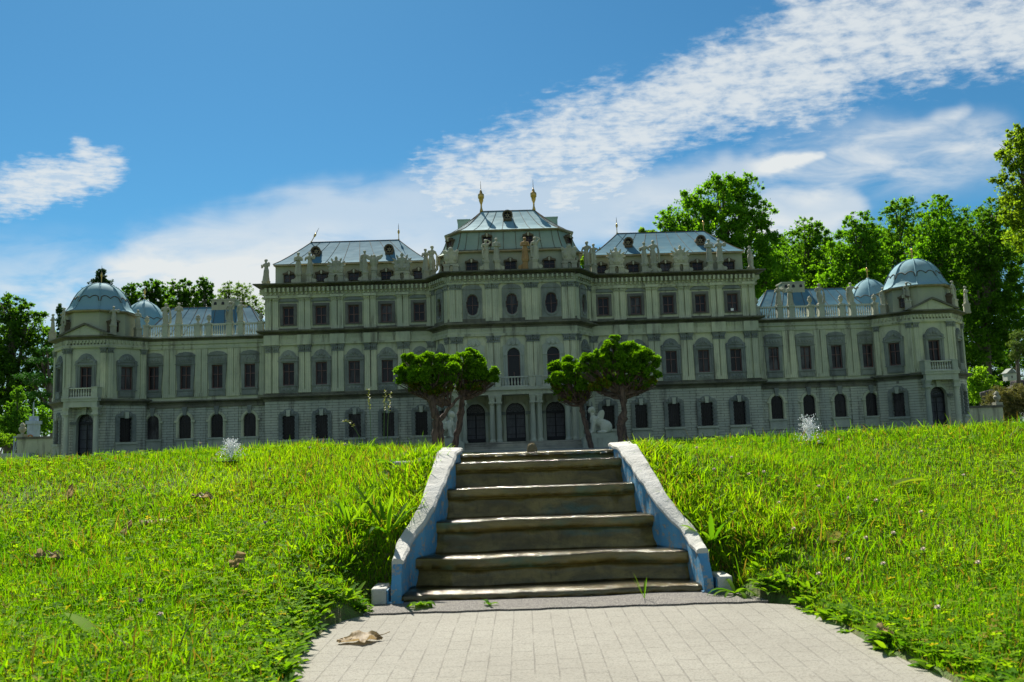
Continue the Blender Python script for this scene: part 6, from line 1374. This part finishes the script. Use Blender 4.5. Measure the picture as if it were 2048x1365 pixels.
# ------------------------------------------------------------------ clipped dwarf cypresses before the palace
def cypress(label,Y,trunks,clumps,seed,branch_from):
    """trunks: lists of picture points with radius px; clumps: (u,v,r px[,depth])"""
    k_=Y/F_PX; r=np.random.default_rng(seed); rr=random.Random(seed)
    bx=at(trunks[0][0][0],890,Y)[0]; root=np.array([bx,Y,ZP]); t=thing('dwarf_cypress',label,'tree',tuple(root),0,'clipped dwarf cypresses before the palace')
    mb=MB()
    for tr in trunks:
        P3=[]; R3=[]
        for u,v,rad in tr: P3.append(pxm(u,v,Y)-root); R3.append(rad*k_*.86)
        P3[0][2]=-.02
        n=len(P3); T=np.linspace(0,n-1,n*4); pts=[]; rad=[]
        for q in T:
            pts.append([np.interp(q,range(n),[p[c] for p in P3])+rr.uniform(-.0035,.0035) for c in range(3)]); rad.append(np.interp(q,range(n),R3)*rr.uniform(.8,1.22))
        mb.tube(pts,rad,10)
        for i in range(10):
            q=rr.randint(1,len(pts)//2); a=rr.uniform(0,6.28); p=pts[q]; mb.ball((p[0]+rad[q]*.8*math.cos(a),p[1]+rad[q]*.8*math.sin(a),p[2]),rad[q]*rr.uniform(.25,.45),7,5)
    CL=[]
    for q in clumps:
        c=pxm(q[0],q[1],Y)-root; c[1]+=(q[3]*k_ if len(q)>3 else rr.uniform(-.45,.45)*q[2]*k_*1.6); CL.append((c,q[2]*k_,len(q)>4))
    for c,rad,_d in CL:
        for j in range(3):
            b=np.array(pxm(*branch_from[rr.randrange(len(branch_from))],Y)-root); e=c+np.array([rr.uniform(-.6,.6),rr.uniform(-.6,.6),rr.uniform(-.7,.0)])*rad; m_=lerp(b,e,.55)+np.array([rr.uniform(-.01,.01),rr.uniform(-.01,.01),-.012])
            mb.tube([tuple(b),tuple(m_),tuple(e)],[.0055,.0038,.0012],6)
            for _ in range(5):
                e2=e+np.array([rr.uniform(-1,1),rr.uniform(-1,1),rr.uniform(-.5,.6)])*rad*.8; mb.tube([tuple(m_),tuple(lerp(m_,e2,.6)+np.array([0,0,-.006])),tuple(e2)],[.0022,.0015,.0006],4)
    link('trunk',mb.mesh('trunk',M['redbark'],True),t)
    C=[];A=[];K=[]
    DD=[]
    CL2=[]
    for c,rad,dead in CL:
        CL2.append((c,rad*.80,dead))
        for j in range(7):
            an=rr.uniform(0,2*PI); el=rr.uniform(-.35,1.2); CL2.append((c+np.array([math.cos(an)*math.cos(el),math.sin(an)*math.cos(el),math.sin(el)*.9])*rad*rr.uniform(.62,.86),rad*rr.uniform(.24,.42),dead))
    for c,rad,dead in CL2:
        n=int(1900*(rad/.06)**2); d=rnd_dir(r,n); d[:,2]=np.abs(d[:,2])*1.0-.38*(r.random(n)<.45)*1.0; d/=np.linalg.norm(d,axis=1)[:,None]
        lump=1+.27*np.sin(d[:,0]*7+seed+c[0]*90)*np.sin(d[:,2]*6+c[2]*70)+.16*np.sin(d[:,1]*13+d[:,0]*11)
        q=(rad*lump*(.72+.32*r.random(n)**.7))[:,None]; q=np.where(r.random((n,1))<.2,q*.75,q)
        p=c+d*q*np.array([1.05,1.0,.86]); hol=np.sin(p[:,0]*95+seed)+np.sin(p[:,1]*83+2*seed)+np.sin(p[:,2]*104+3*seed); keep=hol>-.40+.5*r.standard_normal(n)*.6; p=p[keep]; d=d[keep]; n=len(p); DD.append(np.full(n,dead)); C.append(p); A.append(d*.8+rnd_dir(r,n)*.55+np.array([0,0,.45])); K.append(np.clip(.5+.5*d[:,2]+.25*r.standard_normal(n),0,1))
    C=np.concatenate(C);A=np.concatenate(A);K=np.concatenate(K)
    # every spray is a little fan of three fronds
    a=A/np.linalg.norm(A,axis=1)[:,None]; sd=np.cross(a,rnd_dir(r,len(a))); sd/=np.linalg.norm(sd,axis=1)[:,None]; nn=np.cross(sd,a); V=[]
    for f_ in (-.75,0,.75): V.append(leaf_quads(C+(a*.3+sd*f_*.6)*.010,a+sd*f_,nn+.4*rnd_dir(r,len(a)),.0165,.42,seed+int(f_*10),.35))
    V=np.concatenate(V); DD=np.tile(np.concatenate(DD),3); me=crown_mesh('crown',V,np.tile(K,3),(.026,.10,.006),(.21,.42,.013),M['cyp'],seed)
    ca=np.empty(len(V)*4,np.float32); me.color_attributes['tint'].data.foreach_get('color',ca); ca=ca.reshape(-1,4); dd=np.repeat(DD&(r.random(len(DD))<.6),4); ca[dd,:3]=ca[dd,:3]*np.array([1.1,.5,1.0])+np.array([.03,.01,.004]); me.color_attributes['tint'].data.foreach_set('color',ca.ravel()); link('crown',me,t)
M['cyp']=mat_leaf('cypress_spray',trans=.45,rough=.55,tcol=(1.4,1.4,.25),spec=.15)
cypress('thick double trunked dwarf cypress, leftmost of the four before the palace',4.36,[[(868,905,12),(872,870,9),(872,835,9),(862,800,10),(850,778,7)],[(882,905,8),(882,870,7),(880,840,6),(900,815,4),(922,790,3)]],
        [(814,742,24),(803,762,15),(820,722,15),(846,730,24),(838,758,26),(872,738,26),(868,760,24),(856,716,13),(884,722,14),(900,742,24),(895,762,20),(848,778,16),(832,778,15,0,1),(866,786,15,0,1),(826,765,14,6,1),(890,780,14,0,1)],61,[(868,805),(858,790),(885,815),(900,812)])
cypress('slender leaning dwarf cypress, second from the left before the palace',4.46,[[(908,905,8),(914,870,7),(921,835,7),(925,800,7),(930,780,5)]],
        [(924,728,24),(944,716,16),(941,704,9),(950,740,26),(930,756,24),(962,756,20),(975,748,17),(990,746,11),(985,762,11),(958,722,12),(940,776,14),(955,778,14,0,1),(925,778,13,4,1),(972,768,12,0,1)],62,[(925,800),(930,788)])
cypress('smaller leaning dwarf cypress, third from the left, before the sphinx',4.46,[[(1187,905,7),(1176,870,6),(1167,835,6),(1163,812,6),(1168,790,5)]],
        [(1117,736,19),(1140,728,17),(1110,766,17),(1127,764,22),(1122,786,15),(1150,768,22),(1143,742,20),(1168,776,20),(1180,764,16),(1150,792,14),(1132,798,14,0,1),(1165,797,14,0,1),(1118,778,13,0,1)],63,[(1163,812),(1156,806),(1168,800)])
cypress('largest dwarf cypress with a straight knobbly trunk, rightmost of the four',4.36,[[(1244,898,15),(1246,878,12),(1243,848,13),(1249,820,7),(1247,795,8),(1244,775,7)]],
        [(1176,722,16),(1165,742,15),(1190,738,20),(1180,760,18),(1205,712,17),(1214,730,24),(1222,694,15),(1228,680,9),(1236,710,20),(1245,735,28),(1262,698,20),(1275,716,24),(1270,745,26),(1298,730,20),(1312,722,14),(1300,752,18),(1284,772,12),(1225,760,22),(1250,765,18),(1292,712,12),(1205,772,17,0,1),(1275,778,14,0,1),(1300,768,12,0,1),(1190,778,13,0,1)],64,[(1247,800),(1240,790),(1255,792)])
